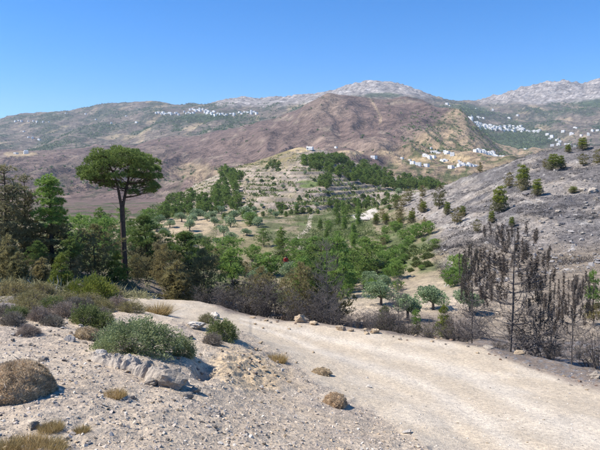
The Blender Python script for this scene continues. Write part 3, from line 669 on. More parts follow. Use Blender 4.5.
def burnt_pine(key, seed, h=4.0, R=1.3, nw=10, needles=True):
    rng = np.random.RandomState(seed); wd = Mesh(); br = Mesh(); fo = Mesh()
    T = trunk_line(rng, h, 0.02); tube(wd, T, np.linspace(h * 0.0085, h * 0.0025, len(T)), 6)
    for i in range(nw):
        s = 0.06 + 0.9 * (i + rng.uniform(-.3, .3)) / nw; s = max(0.05, s)
        base = np.array([np.interp(s * h, T[:, 2], T[:, 0]), np.interp(s * h, T[:, 2], T[:, 1]), s * h])
        for b in range(6):
            if rng.rand() < 0.1: continue
            a = rng.uniform(0, 6.28); l = R * (1.05 - 0.72 * s) * rng.uniform(0.55, 1.15); d = np.array([math.cos(a), math.sin(a), 0])
            up = rng.uniform(0.25, 0.8)
            pts = [base, base + d * l * 0.45 + [0, 0, l * 0.08], base + d * l * 0.8 + [0, 0, l * up * 0.5], base + d * l + [0, 0, l * up]]
            tube(br, pts, [h * 0.0034, h * 0.0028, h * 0.002, h * 0.0012], 4)
            for k in range(9):
                f = rng.uniform(0.3, 1.0); p = base + d * l * f + np.array([0, 0, l * up * f * f])
                e = p + (d * rng.uniform(0.05, .25) + np.array([rng.uniform(-.25, .25), rng.uniform(-.25, .25), rng.uniform(0.05, .3)])) * R * 0.7
                tube(br, [p, (p + e) / 2 + [0, 0, -0.02], e], [h * 0.0016, h * 0.0012, h * 0.0008], 3)
                for j in range(2):
                    g = p + (e - p) * rng.uniform(0.4, 1); tube(br, [g, g + np.array([rng.uniform(-.2, .2), rng.uniform(-.2, .2), rng.uniform(0, .2)])], [h * 0.001, h * 0.0005], 3)
                if needles and k < 3 and (s > 0.34 or rng.rand() < 0.06) and rng.rand() < 0.8:
                    n = 15; q = np.linspace(0, 1, n)[:, None]; P = e + np.array([rng.uniform(-.05, .05), 0, 0.24]) * (1 - q) + np.array([rng.uniform(-.05, .05), 0, -0.13]) * q + rng.randn(n, 3) * 0.012
                    blades(fo, rng, P, np.repeat([[0, 0, 0.15]], n, 0), 12, 0.085, 0.015, 0.8, np.full(n, rng.uniform(0.15, 0.75)))
    parts = [('trunk', wd.build(key + 't', M['char'])), ('branches', br.build(key + 'b', M['char_twig']), 'trunk')]
    if fo.n: parts.append(('dead_needles', fo.build(key + 'n', M['dead_needle']), 'trunk'))
    proto(key, 'burnt_pine', h, parts)
burnt_pine('burnt_a', 41, 4.0, 1.5, 11); burnt_pine('burnt_b', 42, 3.4, 1.1, 9); burnt_pine('burnt_c', 43, 2.6, 0.8, 8, False)

def burnt_shrub(key, seed, h=1.8, R=0.8, n=16, leaf=0.0, mat='dead_needle'):
    rng = np.random.RandomState(seed); st = Mesh(); fo = Mesh()
    for i in range(n):
        a = rng.uniform(0, 6.28); r0 = rng.uniform(0, 0.25) * R; r1 = rng.uniform(0.1, 1.1) * R; z = h * rng.uniform(0.4, 1.0) * (1.1 - 0.35 * r1 / R)
        b = np.array([r0 * math.cos(a), r0 * math.sin(a), -0.15]); e = np.array([r1 * math.cos(a), r1 * math.sin(a), z])
        mid = (b + e) / 2 + rng.randn(3) * 0.12; tube(st, [b, mid, e], [0.016, 0.010, 0.003], 4)
        for k in range(13):
            f = rng.uniform(0.15, 1); p = (b + (mid - b) * 2 * f) if f < 0.5 else (mid + (e - mid) * (2 * f - 1))
            q = p + np.array([rng.uniform(-.38, .38), rng.uniform(-.38, .38), rng.uniform(-0.05, .28)]); tube(st, [p, q], [0.005, 0.002], 3)
            for j in range(5):
                v = p + (q - p) * rng.uniform(0.2, 1); x = v + np.array([rng.uniform(-.18, .18), rng.uniform(-.18, .18), rng.uniform(-0.05, .14)])
                tube(st, [v, x], [0.003, 0.0015], 3)
                if rng.rand() < leaf: blades(fo, rng, x[None], np.array([[0, 0, .3]]), 9, 0.06, 0.014, 1.0)
    parts = [('branches', st.build(key + 's', M['char_twig']))]
    if fo.n: parts.append(('leaves', fo.build(key + 'l', M[mat]), 'branches'))
    proto(key, 'burnt_shrub', h, parts)
burnt_shrub('bshrub_a', 51, 1.7, 0.85, 12, 0.15, 'dead_needle'); burnt_shrub('bshrub_b', 52, 1.5, 0.9, 13, 0.4, 'dead_needle'); burnt_shrub('bshrub_c', 53, 1.9, 0.65, 10, 0.3, 'scorched_dark')
burnt_shrub('bshrub_low', 54, 0.7, 0.6, 12)

def dome_shrub(key, name, seed, w, h, n, L, W, mat, stem='grey_twig', lump=0.25, nb=1, inner=0.55, stems=22, core=None, spread=0.6, up=0.2, freq=2.3):
    rng = np.random.RandomState(seed); st = Mesh(); fo = Mesh(); co = Mesh()
    d = nrm(rng.randn(n, 3)); d[:, 2] = np.abs(d[:, 2]) * 1.05 - 0.05
    def rad(d):
        az = np.arctan2(d[:, 1], d[:, 0]); return 1 + lump * 1.6 * fbm(np.cos(az) * freq + seed, np.sin(az) * freq + d[:, 2] * freq, 3)
    r = rad(d) * rng.uniform(inner, 1.0, n) ** 0.5
    P = d * r[:, None] * [w / 2, w / 2, h]
    tint = np.clip(0.5 + 0.9 * fbm(P[:, 0] * 3.2 / w * 2 + 3, P[:, 1] * 3.2 / w * 2 + P[:, 2] * 3, 2) + rng.randn(n) * 0.17, 0, 1)
    if nb > 1: blades(fo, rng, P, d + [0, 0, up], nb, L, W, spread, tint)
    else: leaves(fo, rng, P, d + [0, 0, up], L, W, spread, tint)
    for i in range(stems):
        e = P[rng.randint(n)]; tube(st, [e * [0.08, 0.08, 0] + [0, 0, -0.06], e * [0.55, 0.55, 0.45], e * 0.98], [0.008 * w + .003, 0.006 * w + .002, 0.003], 4)
        for k in range(5):
            f = e * rng.uniform(0.5, 0.95); g = f + rng.randn(3) * 0.13 * w * [1, 1, .6]; g[2] = abs(g[2]); tube(st, [f, g], [0.004 * w + .001, 0.0015], 3)
    parts = [('stems', st.build(key + 's', M[stem])), ('foliage', fo.build(key + 'f', M[mat]))]
    if core:
        bm = bmesh.new(); bmesh.ops.create_icosphere(bm, subdivisions=3, radius=1.0)
        V = np.array([v.co[:] for v in bm.verts]); Fc = np.array([[v.index for v in f.verts] for f in bm.faces]); bm.free()
        dd = V.copy(); V = dd * (rad(dd) * core)[:, None] * [w / 2, w / 2, h]; V[:, 2] = np.maximum(V[:, 2], -0.05)
        co.add(V, Fc, 0.3); parts.append(('twig_mass', co.build(key + 'c', M[mat])))
    proto(key, name, h, parts)
dome_shrub('green_bush', 'green_bush', 61, 1.45, 0.62, 21000, 0.040, 0.015, 'grey_green', stems=34, inner=0.35, lump=0.3)
dome_shrub('green_bush_b', 'green_bush', 62, 0.6, 0.42, 5600, 0.038, 0.014, 'grey_green', stems=26, inner=0.3, lump=0.3)
dome_shrub('cushion', 'dry_cushion_bush', 63, 0.66, 0.27, 9000, 0.022, 0.006, 'dry_cushion', nb=3, lump=0.06, inner=0.9, stems=12, core=0.93, spread=0.45, freq=4)
dome_shrub('low_cushion', 'low_cushion_plant', 64, 0.34, 0.12, 3000, 0.018, 0.005, 'dry_cushion', nb=3, lump=0.15, inner=0.85, stems=8, core=0.9, spread=0.5)
dome_shrub('grey_bush', 'grey_twiggy_bush', 65, 0.9, 0.5, 2600, 0.07, 0.007, 'grey_shrub', nb=4, lump=0.3, inner=0.35, stems=60)
dome_shrub('brown_bush', 'brown_twiggy_bush', 66, 1.1, 0.5, 3200, 0.06, 0.010, 'scorched', nb=3, lump=0.3, inner=0.3, stems=50)
dome_shrub('yellow_bush', 'yellow_green_bush', 67, 1.5, 0.85, 3400, 0.10, 0.016, 'yellow_green', nb=5, lump=0.35, inner=0.35, stems=40, up=0.9, spread=0.35)
dome_shrub('mixed_bush', 'green_brown_bush', 68, 0.8, 0.42, 3000, 0.05, 0.012, 'scrub', nb=3, lump=0.35, inner=0.3, stems=45)
dome_shrub('valley_shrub', 'valley_shrub', 69, 2.2, 1.3, 1100, 0.26, 0.08, 'scrub', nb=3, lump=0.3, inner=0.4, stems=10)
dome_shrub('far_shrub', 'hill_shrub', 70, 3.0, 2.0, 220, 0.8, 0.36, 'far_green', nb=2, lump=0.3, inner=0.4, stems=6)

def grass(key, seed, n=260, h=0.16, R=0.09):
    rng = np.random.RandomState(seed); fo = Mesh()
    a = rng.uniform(0, 6.28, n); r = R * np.sqrt(rng.rand(n)); P = np.column_stack([r * np.cos(a), r * np.sin(a), np.full(n, -0.02)])
    blades(fo, rng, P, np.column_stack([np.cos(a) * 0.55, np.sin(a) * 0.55, np.ones(n)]), 3, h, 0.006, 0.35)
    me = fo.build(key, M['dry_grass']); o = obj('dry_grass_tuft', me); PROTO[key] = [o, h, False]
grass('grass_a', 71); grass('grass_b', 72, 420, 0.13, 0.16)

# ------------------------------------------------------------------ placing
def put(key, px, py, hpx, label, cat, group=None, Y=None, wide=1.0, rot=None, dx=0.0, sink=0.0, ymin=2.5, ymax=5000, name=None, rel=False):
    if Y is None: x, y, z = hit(px, py, ymin, ymax)
    else: u, _ = pix(px, py); x, y = float(u * Y), float(Y); z = H(x, y)
    pr = PROTO[key]
    if not pr[2]: o = pr[0]; pr[2] = True
    else: o = copy_tree(pr[0])
    s = ((hpx * y / F) if (Y is None or rel) else max(0.3, float(pix(px, py - hpx)[1]) * y - z)) / pr[1]
    o.location = (x, y, z - sink); o.scale = (s * wide, s * wide, s)
    o.rotation_euler = (0, 0, random.uniform(0, 6.28) if rot is None else rot)
    if name:
        o.name = name
    tag(o, label, cat, group)
    return o
random.seed(5)
def inpoly(x, y, P):
    c = False; j = len(P) - 1
    for i in range(len(P)):
        if (P[i][1] > y) != (P[j][1] > y) and x < (P[j][0] - P[i][0]) * (y - P[i][1]) / (P[j][1] - P[i][1]) + P[i][0]: c = not c
        j = i
    return c
ORD = 'leftmost second third fourth fifth sixth seventh eighth ninth tenth'.split()
def nth(k):
    if k == 0: return 'leftmost '
    return (ORD[k] if k < 10 else '%d%s' % (k + 1, 'th' if (k + 1) // 10 == 1 else {1: 'st', 2: 'nd', 3: 'rd'}.get((k + 1) % 10, 'th'))) + ' from left, '
def cluster(P, n, hp, keys, label, cat, group, ymin=2.5, ymax=5000, wide=(0.85, 1.15), gap=3.0, ordinal=False):
    xs = [p[0] for p in P]; ys = [p[1] for p in P]; pts = []; tries = 0
    while len(pts) < n and tries < 6000:
        tries += 1; x = random.uniform(min(xs), max(xs)); y = random.uniform(min(ys), max(ys))
        if not inpoly(x, y, P): continue
        if any((x - a) ** 2 + ((y - b) * 2) ** 2 < gap * gap for a, b in pts): continue
        pts.append((x, y))
    pts.sort()
    for k, (x, y) in enumerate(pts):
        put(random.choice(keys), x, y, random.uniform(*hp), (nth(k) + label) if ordinal else label, cat, group, wide=random.uniform(*wide), ymin=ymin, ymax=ymax)

# ------------------------------------------------------------------ the umbrella pine
def umbrella_pine():
    rng = np.random.RandomState(101); S = 27.0 / F
    x0, y0 = float(pix(125, 277)[0] * 27), 27.0; z0 = H(x0, y0)
    root = empty('umbrella_pine', (x0, y0, z0))
    tr = Mesh(); br = Mesh(); fo = Mesh()
    def L(px, py, d=0.0): return np.array([(px - 125) * S, d, (277 - py) * S])
    tube(tr, [L(125.5, 283), L(125, 268), L(124.6, 250), L(124.2, 225), L(124, 203)], [0.17, 0.15, 0.135, 0.12, 0.11], 8)
    tube(tr, [L(124.4, 208), L(125.6, 200, 0.05), L(127.5, 190, 0.1), L(130, 180, 0.1), L(133, 166, 0.1)], [0.075, 0.075, 0.07, 0.055, 0.03], 6)
    tube(tr, [L(123.6, 208), L(122.8, 200, -0.05), L(121.5, 190, -0.1), L(119, 178, -0.1), L(113, 164, -0.1)], [0.075, 0.075, 0.065, 0.05, 0.03], 6)
    trk = obj('trunk', tr.build('umbrella_trunk', M['bark']), root)
    cl = [(89,169,7),(96,162,8),(104,157,8),(114,153,8),(125,151.5,8),(136,152,8),(146,156,8),(155,161,7),(160,168,5.5),(151,168,8),(140,164,9),
          (128,161,9),(117,163,9),(106,167,9),(97,173,8),(91,178,5),(104,177,6),(133,174,7),(145,176,6),(119,186,7),(130,187,7),(141,186,7),
          (152,183,7),(159,185,5),(150,193,5.5),(159,192,5),(112,158,8),(146,162,8),(86,174,6),(94,183,6),(102,186,5),(161,176,6),(164,187,5),(138,192,5.5),(121,179,7),(110,184,6)]
    for px, py, r in cl:
        hw = 1.75 * math.sqrt(max(0.05, 1 - ((px - 125) / 42.0) ** 2))
        low = py > 178
        px = 124.5 + (px - 125) * 0.90; py = 171 + (py - 171) * 0.95
        for di, d in enumerate([0.0] if low else [rng.uniform(-1, -0.3) * hw, rng.uniform(0.3, 1) * hw, rng.uniform(-.3, .3) * hw]):
            if low: d = rng.uniform(-0.9, 0.7)
            c = L(px + rng.uniform(-1.5, 1.5), py + rng.uniform(-1.5, 1.5) + (0 if low else 0.7 * abs(d)), d)
            b = L(130 if px > 125 else 118, min(190, py + 8)) if not low else L(127.5, min(203, py + 5))
            tube(br, [b, (b + c) / 2 + [0, 0, -0.05], c], [0.022, 0.016, 0.006], 4)
            for k in range(3):
                e = c + rng.randn(3) * r * S * 0.5; tube(br, [(b + c) / 2, e], [0.012, 0.004], 3)
            clump(fo, rng, c, r * S * 1.05, 100, 14, 0.11, 0.019, 0.66, 0.5)
    for k in range(9):                       # bare dead twigs under the crown
        a = rng.uniform(0, 6.28); p = L(124, rng.uniform(196, 222)); e = p + np.array([math.cos(a), math.sin(a), rng.uniform(-.1, .5)]) * rng.uniform(0.3, 0.9)
        tube(br, [p, e], [0.014, 0.004], 3)
    obj('branches', br.build('umbrella_branches', M['bark']), trk)
    obj('crown', fo.build('umbrella_crown', M['pine_dark']), root)
    tag(root, 'umbrella pine with flat dark green crown on a tall bare forked trunk', 'tree')
umbrella_pine()

# ------------------------------------------------------------------ left thicket
P_ = put
P_('near_scorch_a', 5, 288, 126, 'tallest dark scorched pine standing at the left edge', 'tree', Y=24, wide=1.1)
P_('near_scorch_a', 27, 286, 114, 'dark scorched slim pine left of the bright green cone pine', 'tree', Y=25, wide=0.8)
P_('near_scorch_a', -14, 288, 112, 'scorched pine cut off by the left edge of the view', 'tree', Y=22, wide=0.9)
P_('near_green', 55, 284, 112, 'green cone shaped pine with scorched lower branches left of umbrella pine', 'tree', Y=25, wide=1.35)
P_('near_scorch_b', 96, 282, 60, 'broad brownish heat scorched pine in front of umbrella pine trunk', 'tree', Y=25.5, wide=1.0)
P_('near_pine_c', 72, 284, 50, 'low green pine with scorched base beneath the green cone shaped pine', 'tree', Y=24, wide=0.9)
P_('near_pine_c', 38, 285, 46, 'dark green bushy pine between the two slim left pines', 'tree', Y=23, wide=0.9)
P_('near_upright', 9, 287, 55, 'olive brown upright shrub in front of tallest left pine', 'shrub', Y=21, wide=1.0)
P_('near_upright', 20, 290, 40, 'short olive brown shrub beside the upright shrub at left', 'shrub', Y=20, wide=1.2)
P_('near_young', 62, 287, 36, 'small yellow green young pine in front of left thicket', 'tree', Y=20, wide=1.0)
P_('near_upright', 43, 288, 32, 'dull brown young pine left of the yellow green young pine', 'tree', Y=20.5, wide=1.2)
P_('mid_b', 105, 250, 36, 'light green pine seen behind the brownish scorched pine', 'tree', Y=62, wide=1.0)
P_('mid_b', 80, 246, 34, 'light green pine behind the green cone pine', 'tree', Y=70, wide=1.0)
P_('mid_a', 100, 242, 36, 'small dark flat topped pine left of the umbrella trunk', 'tree', Y=85, wide=1.0)
P_('near_pine_c', 147, 284, 72, 'green pine with scorched base right of umbrella pine trunk', 'tree', Y=31, wide=1.0)
P_('near_pine_c', 188, 287, 58, 'dark pine with brown scorched base above the burnt roadside shrubs', 'tree', Y=31, wide=1.35)
P_('near_scorch_b', 166, 286, 44, 'brown scorched shrub between two dark pines behind the road bend', 'shrub', Y=29, wide=0.75)
P_('near_scorch_a', 160, 284, 52, 'thin dark scorched sapling right of umbrella pine', 'tree', Y=30, wide=0.8)
P_('near_scorch_b', 203, 292, 46, 'olive brown scorched shrub at the start of the burnt roadside', 'shrub', Y=27, wide=0.7)
P_('near_upright', 178, 289, 30, 'short olive brown shrub at the road bend', 'shrub', Y=25.5, wide=1.5)
P_('near_young', 117, 278, 28, 'small green sapling at the foot of the umbrella pine', 'tree', Y=25.5, wide=1.2)
P_('near_scorch_b', 137, 279, 26, 'low brown shrub right of the umbrella pine foot', 'shrub', Y=27.5, wide=1.1)
P_('yellow_bush', 95, 303, 34, 'yellow green feathery bush at the road end left', 'bush', Y=17.5, wide=1.0)
P_('yellow_bush', 76, 300, 23, 'smaller yellow green bush beside the feathery bush', 'bush', Y=18, wide=0.8)
P_('brown_bush', 12, 303, 26, 'wide brown green bush at the left edge below the thicket', 'bush', Y=16, wide=1.2)
P_('brown_bush', 40, 299, 20, 'brown green bush in front of the small young pine', 'bush', Y=17, wide=1.0)
P_('brown_bush', 110, 299, 18, 'brown bush between the feathery bush and the pale track', 'bush', Y=19, wide=0.9)

# dead white twigs
def dead_twig(px, py, Y, pts, label):
    ms = Mesh(); u, _ = pix(px, py); x = float(u * Y); z = H(x, Y); S = Y / F
    for pl in pts: tube(ms, [((a - px) * S, 0.1 * math.sin(a), (py - b) * S) for a, b in pl], np.linspace(0.022, 0.008, len(pl)), 5)
    tag(obj('dead_branch', ms.build('dead_branch', M['dead_wood']), None, (x, Y, z)), label, 'branch')
dead_twig(57, 299, 18.3, [[(57, 302), (56.5, 292), (58, 286), (57.2, 279)], [(57, 290), (60, 284)]], 'bleached upright dead branch standing below the small young pine')
dead_twig(40, 298, 18.0, [[(49, 297), (43, 292), (35, 290), (29, 283)], [(43, 292), (48, 290), (50, 294)]], 'bleached forked dead branch lying left of the upright dead branch')

# ------------------------------------------------------------------ foreground shrubs
P_('green_bush', 133, 361, 46, 'largest grey green leafy bush behind the rock ledge', 'bush', Y=8.1, wide=1.3, rot=0.3)
P_('green_bush_b', 184, 368, 36, 'small grey green bush at the right end of the rock ledge', 'bush', Y=8.6, wide=0.85, rot=1.0)
P_('cushion', 17, 394, 40, 'round dry brown cushion bush on the gravel at left', 'bush', wide=0.92, rot=0.5)
P_('grey_bush', 12, 325, 17, 'grey twiggy bush at the left edge above the gravel', 'bush', wide=1.1)
P_('brown_bush', 26, 312, 16, 'low brown green bush behind the left grey bushes', 'bush', wide=1.1)
P_('mixed_bush', 52, 308, 15, 'low green shrub behind the lilac grey bush', 'bush', wide=1.2)
P_('grey_bush', 40, 321, 18, 'dark grey leafless bush left of the lilac grey bushes', 'bush', wide=1.0)
P_('grey_bush', 63, 318, 20, 'pale lilac grey twiggy bush below the feathery bush', 'bush', wide=1.2)
P_('grey_bush', 85, 311, 17, 'small lilac grey bush behind the brown green bush', 'bush', wide=1.0)
P_('mixed_bush', 88, 323, 24, 'low brown green bush left of the largest green bush', 'bush', wide=1.0)
P_('mixed_bush', 103, 328, 20, 'small green shrub touching the largest green bush', 'bush', wide=0.9)
for k, (kk, a, b, hp, lb, wd) in enumerate([
 ('grey_bush', 4, 316, 15, 'low grey bush at the far left below the wide brown green bush', 1.2), ('brown_bush', 30, 303, 15, 'olive brown bush under the dead forked branch', 1.3),
 ('grey_bush', 74, 309, 15, 'grey twiggy bush below the smaller yellow green bush', 1.2), ('brown_bush', 100, 311, 15, 'brown scrub bush right below the feathery bush', 1.2),
 ('mixed_bush', 18, 318, 15, 'small dull green shrub between the left grey bushes', 1.2), ('brown_bush', 66, 304, 15, 'olive brown bush at the foot of the upright dead branch', 1.2),
 ('grey_bush', 52, 326, 14, 'low lilac grey bush nearest the upper gravel', 1.3), ('grey_bush', 102, 318, 13, 'grey dead bush behind the low brown green bush', 1.2),
 ('brown_bush', 86, 304, 14, 'brown bush directly below the feathery bush', 1.3)]): P_(kk, a, b, hp, lb, 'bush', wide=wd)
P_('low_cushion', 86, 339, 14, 'grey brown cushion plant below the low brown green bush', 'bush', wide=0.8)
P_('grey_bush', 28, 334, 12, 'low pinkish grey dead shrub on the upper gravel', 'bush', wide=1.5)
P_('grey_bush', 117, 308, 15, 'grey brown twiggy bush at the left end of the pale track', 'bush', wide=1.2)
P_('brown_bush', 131, 312, 14, 'brown dry bush behind the largest green bush', 'bush', wide=1.2)
P_('mixed_bush', 222, 338, 25, 'green and brown bush on the mound beside the road', 'bush', wide=0.95)
P_('brown_bush', 207, 323, 12, 'small brown bush left of the bush on the mound', 'bush', wide=0.9)
P_('grey_bush', 212, 344, 14, 'grey dead shrub under the bush on the mound', 'bush', wide=1.1)
P_('low_cushion', 335, 404, 13, 'grey cushion plant on the road edge casting a dark shadow', 'bush', wide=0.8)
P_('low_cushion', 321, 374, 7, 'flat small grey plant above the orange bank', 'bush', wide=1.3)
P_('grass_b', 276, 361, 8, 'rusty dry tuft on the orange bank', 'grass', wide=1.0)
P_('grass_b', 115, 396, 8, 'dry straw coloured tuft in the middle of the gravel', 'grass', wide=1.0)
P_('grass_b', 51, 430, 11, 'straw tuft right of the dark stone shadow at lower left', 'grass', wide=0.8)
P_('grass_b', 28, 446, 11, 'widest straw tuft at the lower left corner', 'grass', wide=1.3)
P_('grass_b', 46, 450, 12, 'straw tuft cut by the bottom edge at lower left', 'grass', wide=1.2)
P_('grass_a', 6, 450, 13, 'brownish straw tuft in the bottom left corner', 'grass', wide=1.4)
P_('grass_a', 158, 314, 13, 'pale yellow dry grass tuft beside the pale track', 'grass', wide=1.3)
P_('grass_a', 82, 432, 8, 'small dry tuft on the lower gravel', 'grass', wide=1.2)

# ------------------------------------------------------------------ burnt roadside
P_('burnt_a', 510, 357, 137, 'tallest burnt pine with drooping brown needles beside the road', 'tree', Y=17.5, wide=1.15, rot=0.4)
P_('burnt_b', 572, 363, 96, 'burnt pine with brown tip near the right edge of the road', 'tree', Y=15.6, wide=0.9, rot=2.0)
P_('burnt_b', 472, 352, 112, 'burnt pine left of the tallest burnt pine', 'tree', Y=19.0, wide=0.8, rot=1.2)
P_('burnt_b', 538, 356, 88, 'leaning burnt pine right of the tallest burnt pine', 'tree', Y=18.5, wide=0.8)
P_('near_bright', 307, 322, 68, 'bright green young pine rising behind the largest roadside boulder', 'tree', Y=27, wide=1.0)
P_('near_bright', 334, 326, 94, 'tallest bright green young pine rising through the burnt thicket', 'tree', Y=28, wide=0.9)
P_('near_bright', 233, 308, 64, 'bright green young pine behind the left end of the burnt thicket', 'tree', Y=31, wide=1.2)
P_('bshrub_b', 545, 362, 66, 'brown leaved burnt shrub between the two right burnt pines', 'shrub', Y=17.5, wide=1.1)
P_('bshrub_b', 600, 372, 60, 'burnt shrub at the right edge beside the road', 'shrub', Y=14.6, wide=0.9)
P_('near_bright', 594, 318, 50, 'bright green pine sapling at the right edge behind burnt shrubs', 'tree', Y=27, wide=0.7)
P_('near_bright', 417, 332, 24, 'small bright green pine sapling left of the green cone sapling', 'tree', Y=23, wide=1.0)
P_('near_young', 384, 330, 26, 'small yellow green sapling at the right end of the burnt thicket', 'tree', Y=23, wide=1.0)
P_('bshrub_c', 430, 338, 26, 'thin burnt shrub beside the small green cone sapling', 'shrub', Y=20, wide=1.2)
P_('bshrub_b', 456, 342, 34, 'burnt shrub right of the small green cone sapling', 'shrub', Y=19.5, wide=1.1)
P_('bshrub_b', 408, 335, 24, 'low burnt shrub in front of the lowest olive tree', 'shrub', Y=20.5, wide=1.2)
P_('near_young', 443, 327, 24, 'small green cone sapling between olive trees and road', 'tree', Y=24, wide=0.8)
P_('burnt_c', 327, 326, 92, 'tall thin burnt sapling in the middle of the roadside thicket', 'tree', Y=21.5, wide=0.8)
P_('burnt_c', 398, 335, 62, 'thin burnt sapling left of the olive trees', 'tree', Y=21, wide=0.9)
P_('near_scorch_b', 300, 322, 62, 'half green scorched shrub rising above the burnt roadside thicket', 'shrub', Y=23, wide=0.7)
P_('near_pine_c', 318, 326, 70, 'dark green pine with scorched base behind the roadside boulders', 'tree', Y=24, wide=0.9)
P_('near_scorch_b', 262, 316, 52, 'brownish scorched shrub behind the left roadside thicket', 'shrub', Y=24, wide=0.7)
rr = random.Random(9)
for i in range(37):                          # the blackened thicket along the far edge
    px = 192 + (404 - 192) * (i + rr.uniform(-.4, .4)) / 37
    Yedge = np.interp(px, [190, 250, 300, 350, 400, 450], [24.0, 20.9, 20.1, 19.4, 18.7, 18.0])
    Y = float(Yedge + rr.uniform(0.4, 4.5)); ht = rr.choice([rr.uniform(22, 38), rr.uniform(38, 60)]) * (0.6 if px > 340 else 1.0)
    put(rr.choice(['bshrub_a', 'bshrub_b', 'bshrub_c', 'bshrub_a']), px, 300, 0.0 + ht * 20 / Y * 1.1, nth(i) + 'fire blackened shrub of the thicket behind roadside boulders', 'shrub',
        'blackened shrubs along the far road edge', Y=Y, rel=True, wide=rr.uniform(0.75, 1.15))
for i in range(13):
    px = 404 + (612 - 404) * (i + rr.uniform(-.4, .4)) / 13
    Yedge = np.interp(px, [400, 450, 500, 550, 600, 620], [18.7, 18.0, 16.9, 15.2, 13.6, 13.0])
    Y = float(Yedge + rr.uniform(0.6, 5.0) + (1.2 if px > 460 else 0)); ht = rr.uniform(20, 38) * (0.6 if px < 460 else 1.0)
    put(rr.choice(['bshrub_a', 'bshrub_b', 'bshrub_c', 'bshrub_low']), px, 300, ht * 18 / Y, nth(i) + 'blackened shrub along the right roadside by the burnt pines', 'shrub',
        'blackened shrubs at the right roadside', Y=Y, rel=True, wide=rr.uniform(0.7, 1.1))

# ------------------------------------------------------------------ valley trees, singled out
for a in [
 ('mid_b', 228, 268, 34, 'round green pine above the left roadside thicket', 1.1),
 ('mid_a', 281, 252, 26, 'cone shaped green pine on the field beside the white path', 1.1),
 ('mid_d', 264, 246, 19, 'small green pine left of the cone shaped field pine', 1.2),
 ('mid_b', 250, 226, 15, 'low green pine at the top of the dry field', 1.2),
 ('mid_c', 312, 284, 50, 'tall green pine at the lower end of the white path', 1.25),
 ('mid_c', 330, 292, 56, 'tall green pine with thin top right of the path', 1.0),
 ('mid_e', 346, 276, 34, 'green pine behind the tall thin topped pine', 1.0),
 ('mid_d', 365, 277, 42, 'broad cone shaped green pine at the foot of the burnt slope', 1.35),
 ('mid_c', 304, 290, 42, 'slim green pine left of the tall pine at the path end', 1.2),
 ('mid_e', 322, 298, 64, 'tallest dark green pine behind the middle of the burnt thicket', 1.1),
 ('mid_c', 339, 292, 52, 'slim bright pine right of the tallest valley pine', 1.2),
 ('mid_d', 353, 286, 38, 'round pine left of the broad cone shaped pine', 1.1),
 ('mid_b', 296, 262, 26, 'green pine right beside the white path', 1.1),
 ('mid_bush', 268, 276, 26, 'light green bush left of the person in red', 1.1),
 ('mid_bush', 345, 290, 26, 'light green bush behind the right end of the thicket', 1.2),
 ('mid_e', 206, 262, 26, 'green pine left of the round green pine', 1.0),
 ('mid_scorch', 215, 268, 22, 'brown topped small pine between two green pines', 0.9),
 ('olive_a', 255, 284, 18, 'grey green olive tree below the dry field', 1.2),
 ('olive_b', 293, 280, 20, 'grey olive tree beside the person in red', 1.1),
 ('olive_a', 368, 290, 17, 'olive tree under the broad cone shaped pine', 1.15),
 ('olive_b', 381, 305, 27, 'leftmost of the olive trees on the pale terrace', 1.1),
 ('olive_a', 408, 320, 29, 'lowest olive tree casting a dark shadow near the road', 1.15),
 ('olive_b', 433, 310, 27, 'olive tree behind the small green cone sapling', 1.1),
 ('olive_a', 470, 313, 27, 'olive tree half hidden behind the burnt pines', 1.2),
 ('mid_bush', 452, 287, 22, 'bright green bush low on the bare burnt slope', 0.9),
 ('mid_bush', 459, 276, 24, 'upper of the two bright green bushes low on the burnt slope', 0.9),
]: put(*a[:4], a[4], 'bush' if 'bush' in a[4].split(' ')[1:3] else 'tree', wide=a[5], ymin=26, ymax=200)
cluster([(335,300),(340,272),(395,262),(412,280),(398,300),(365,306)], 16, (10, 20), ['mid_bush', 'mid_b', 'mid_bush', 'olive_a'], 'green shrub in the hollow below the broad cone pine', 'shrub', 'green shrubs of the hollow', 35, 120, gap=9, ordinal=True)
cluster([(385,268),(392,240),(425,226),(438,246),(428,268),(405,280)], 24, (4, 9), ['valley_shrub', 'valley_shrub', 'mid_bush'], 'low green scrub bush on the rising slope beside the burnt ground', 'shrub', 'low scrub bushes on the rising slope', 40, 160, gap=7, wide=(1.0, 1.6), ordinal=True)
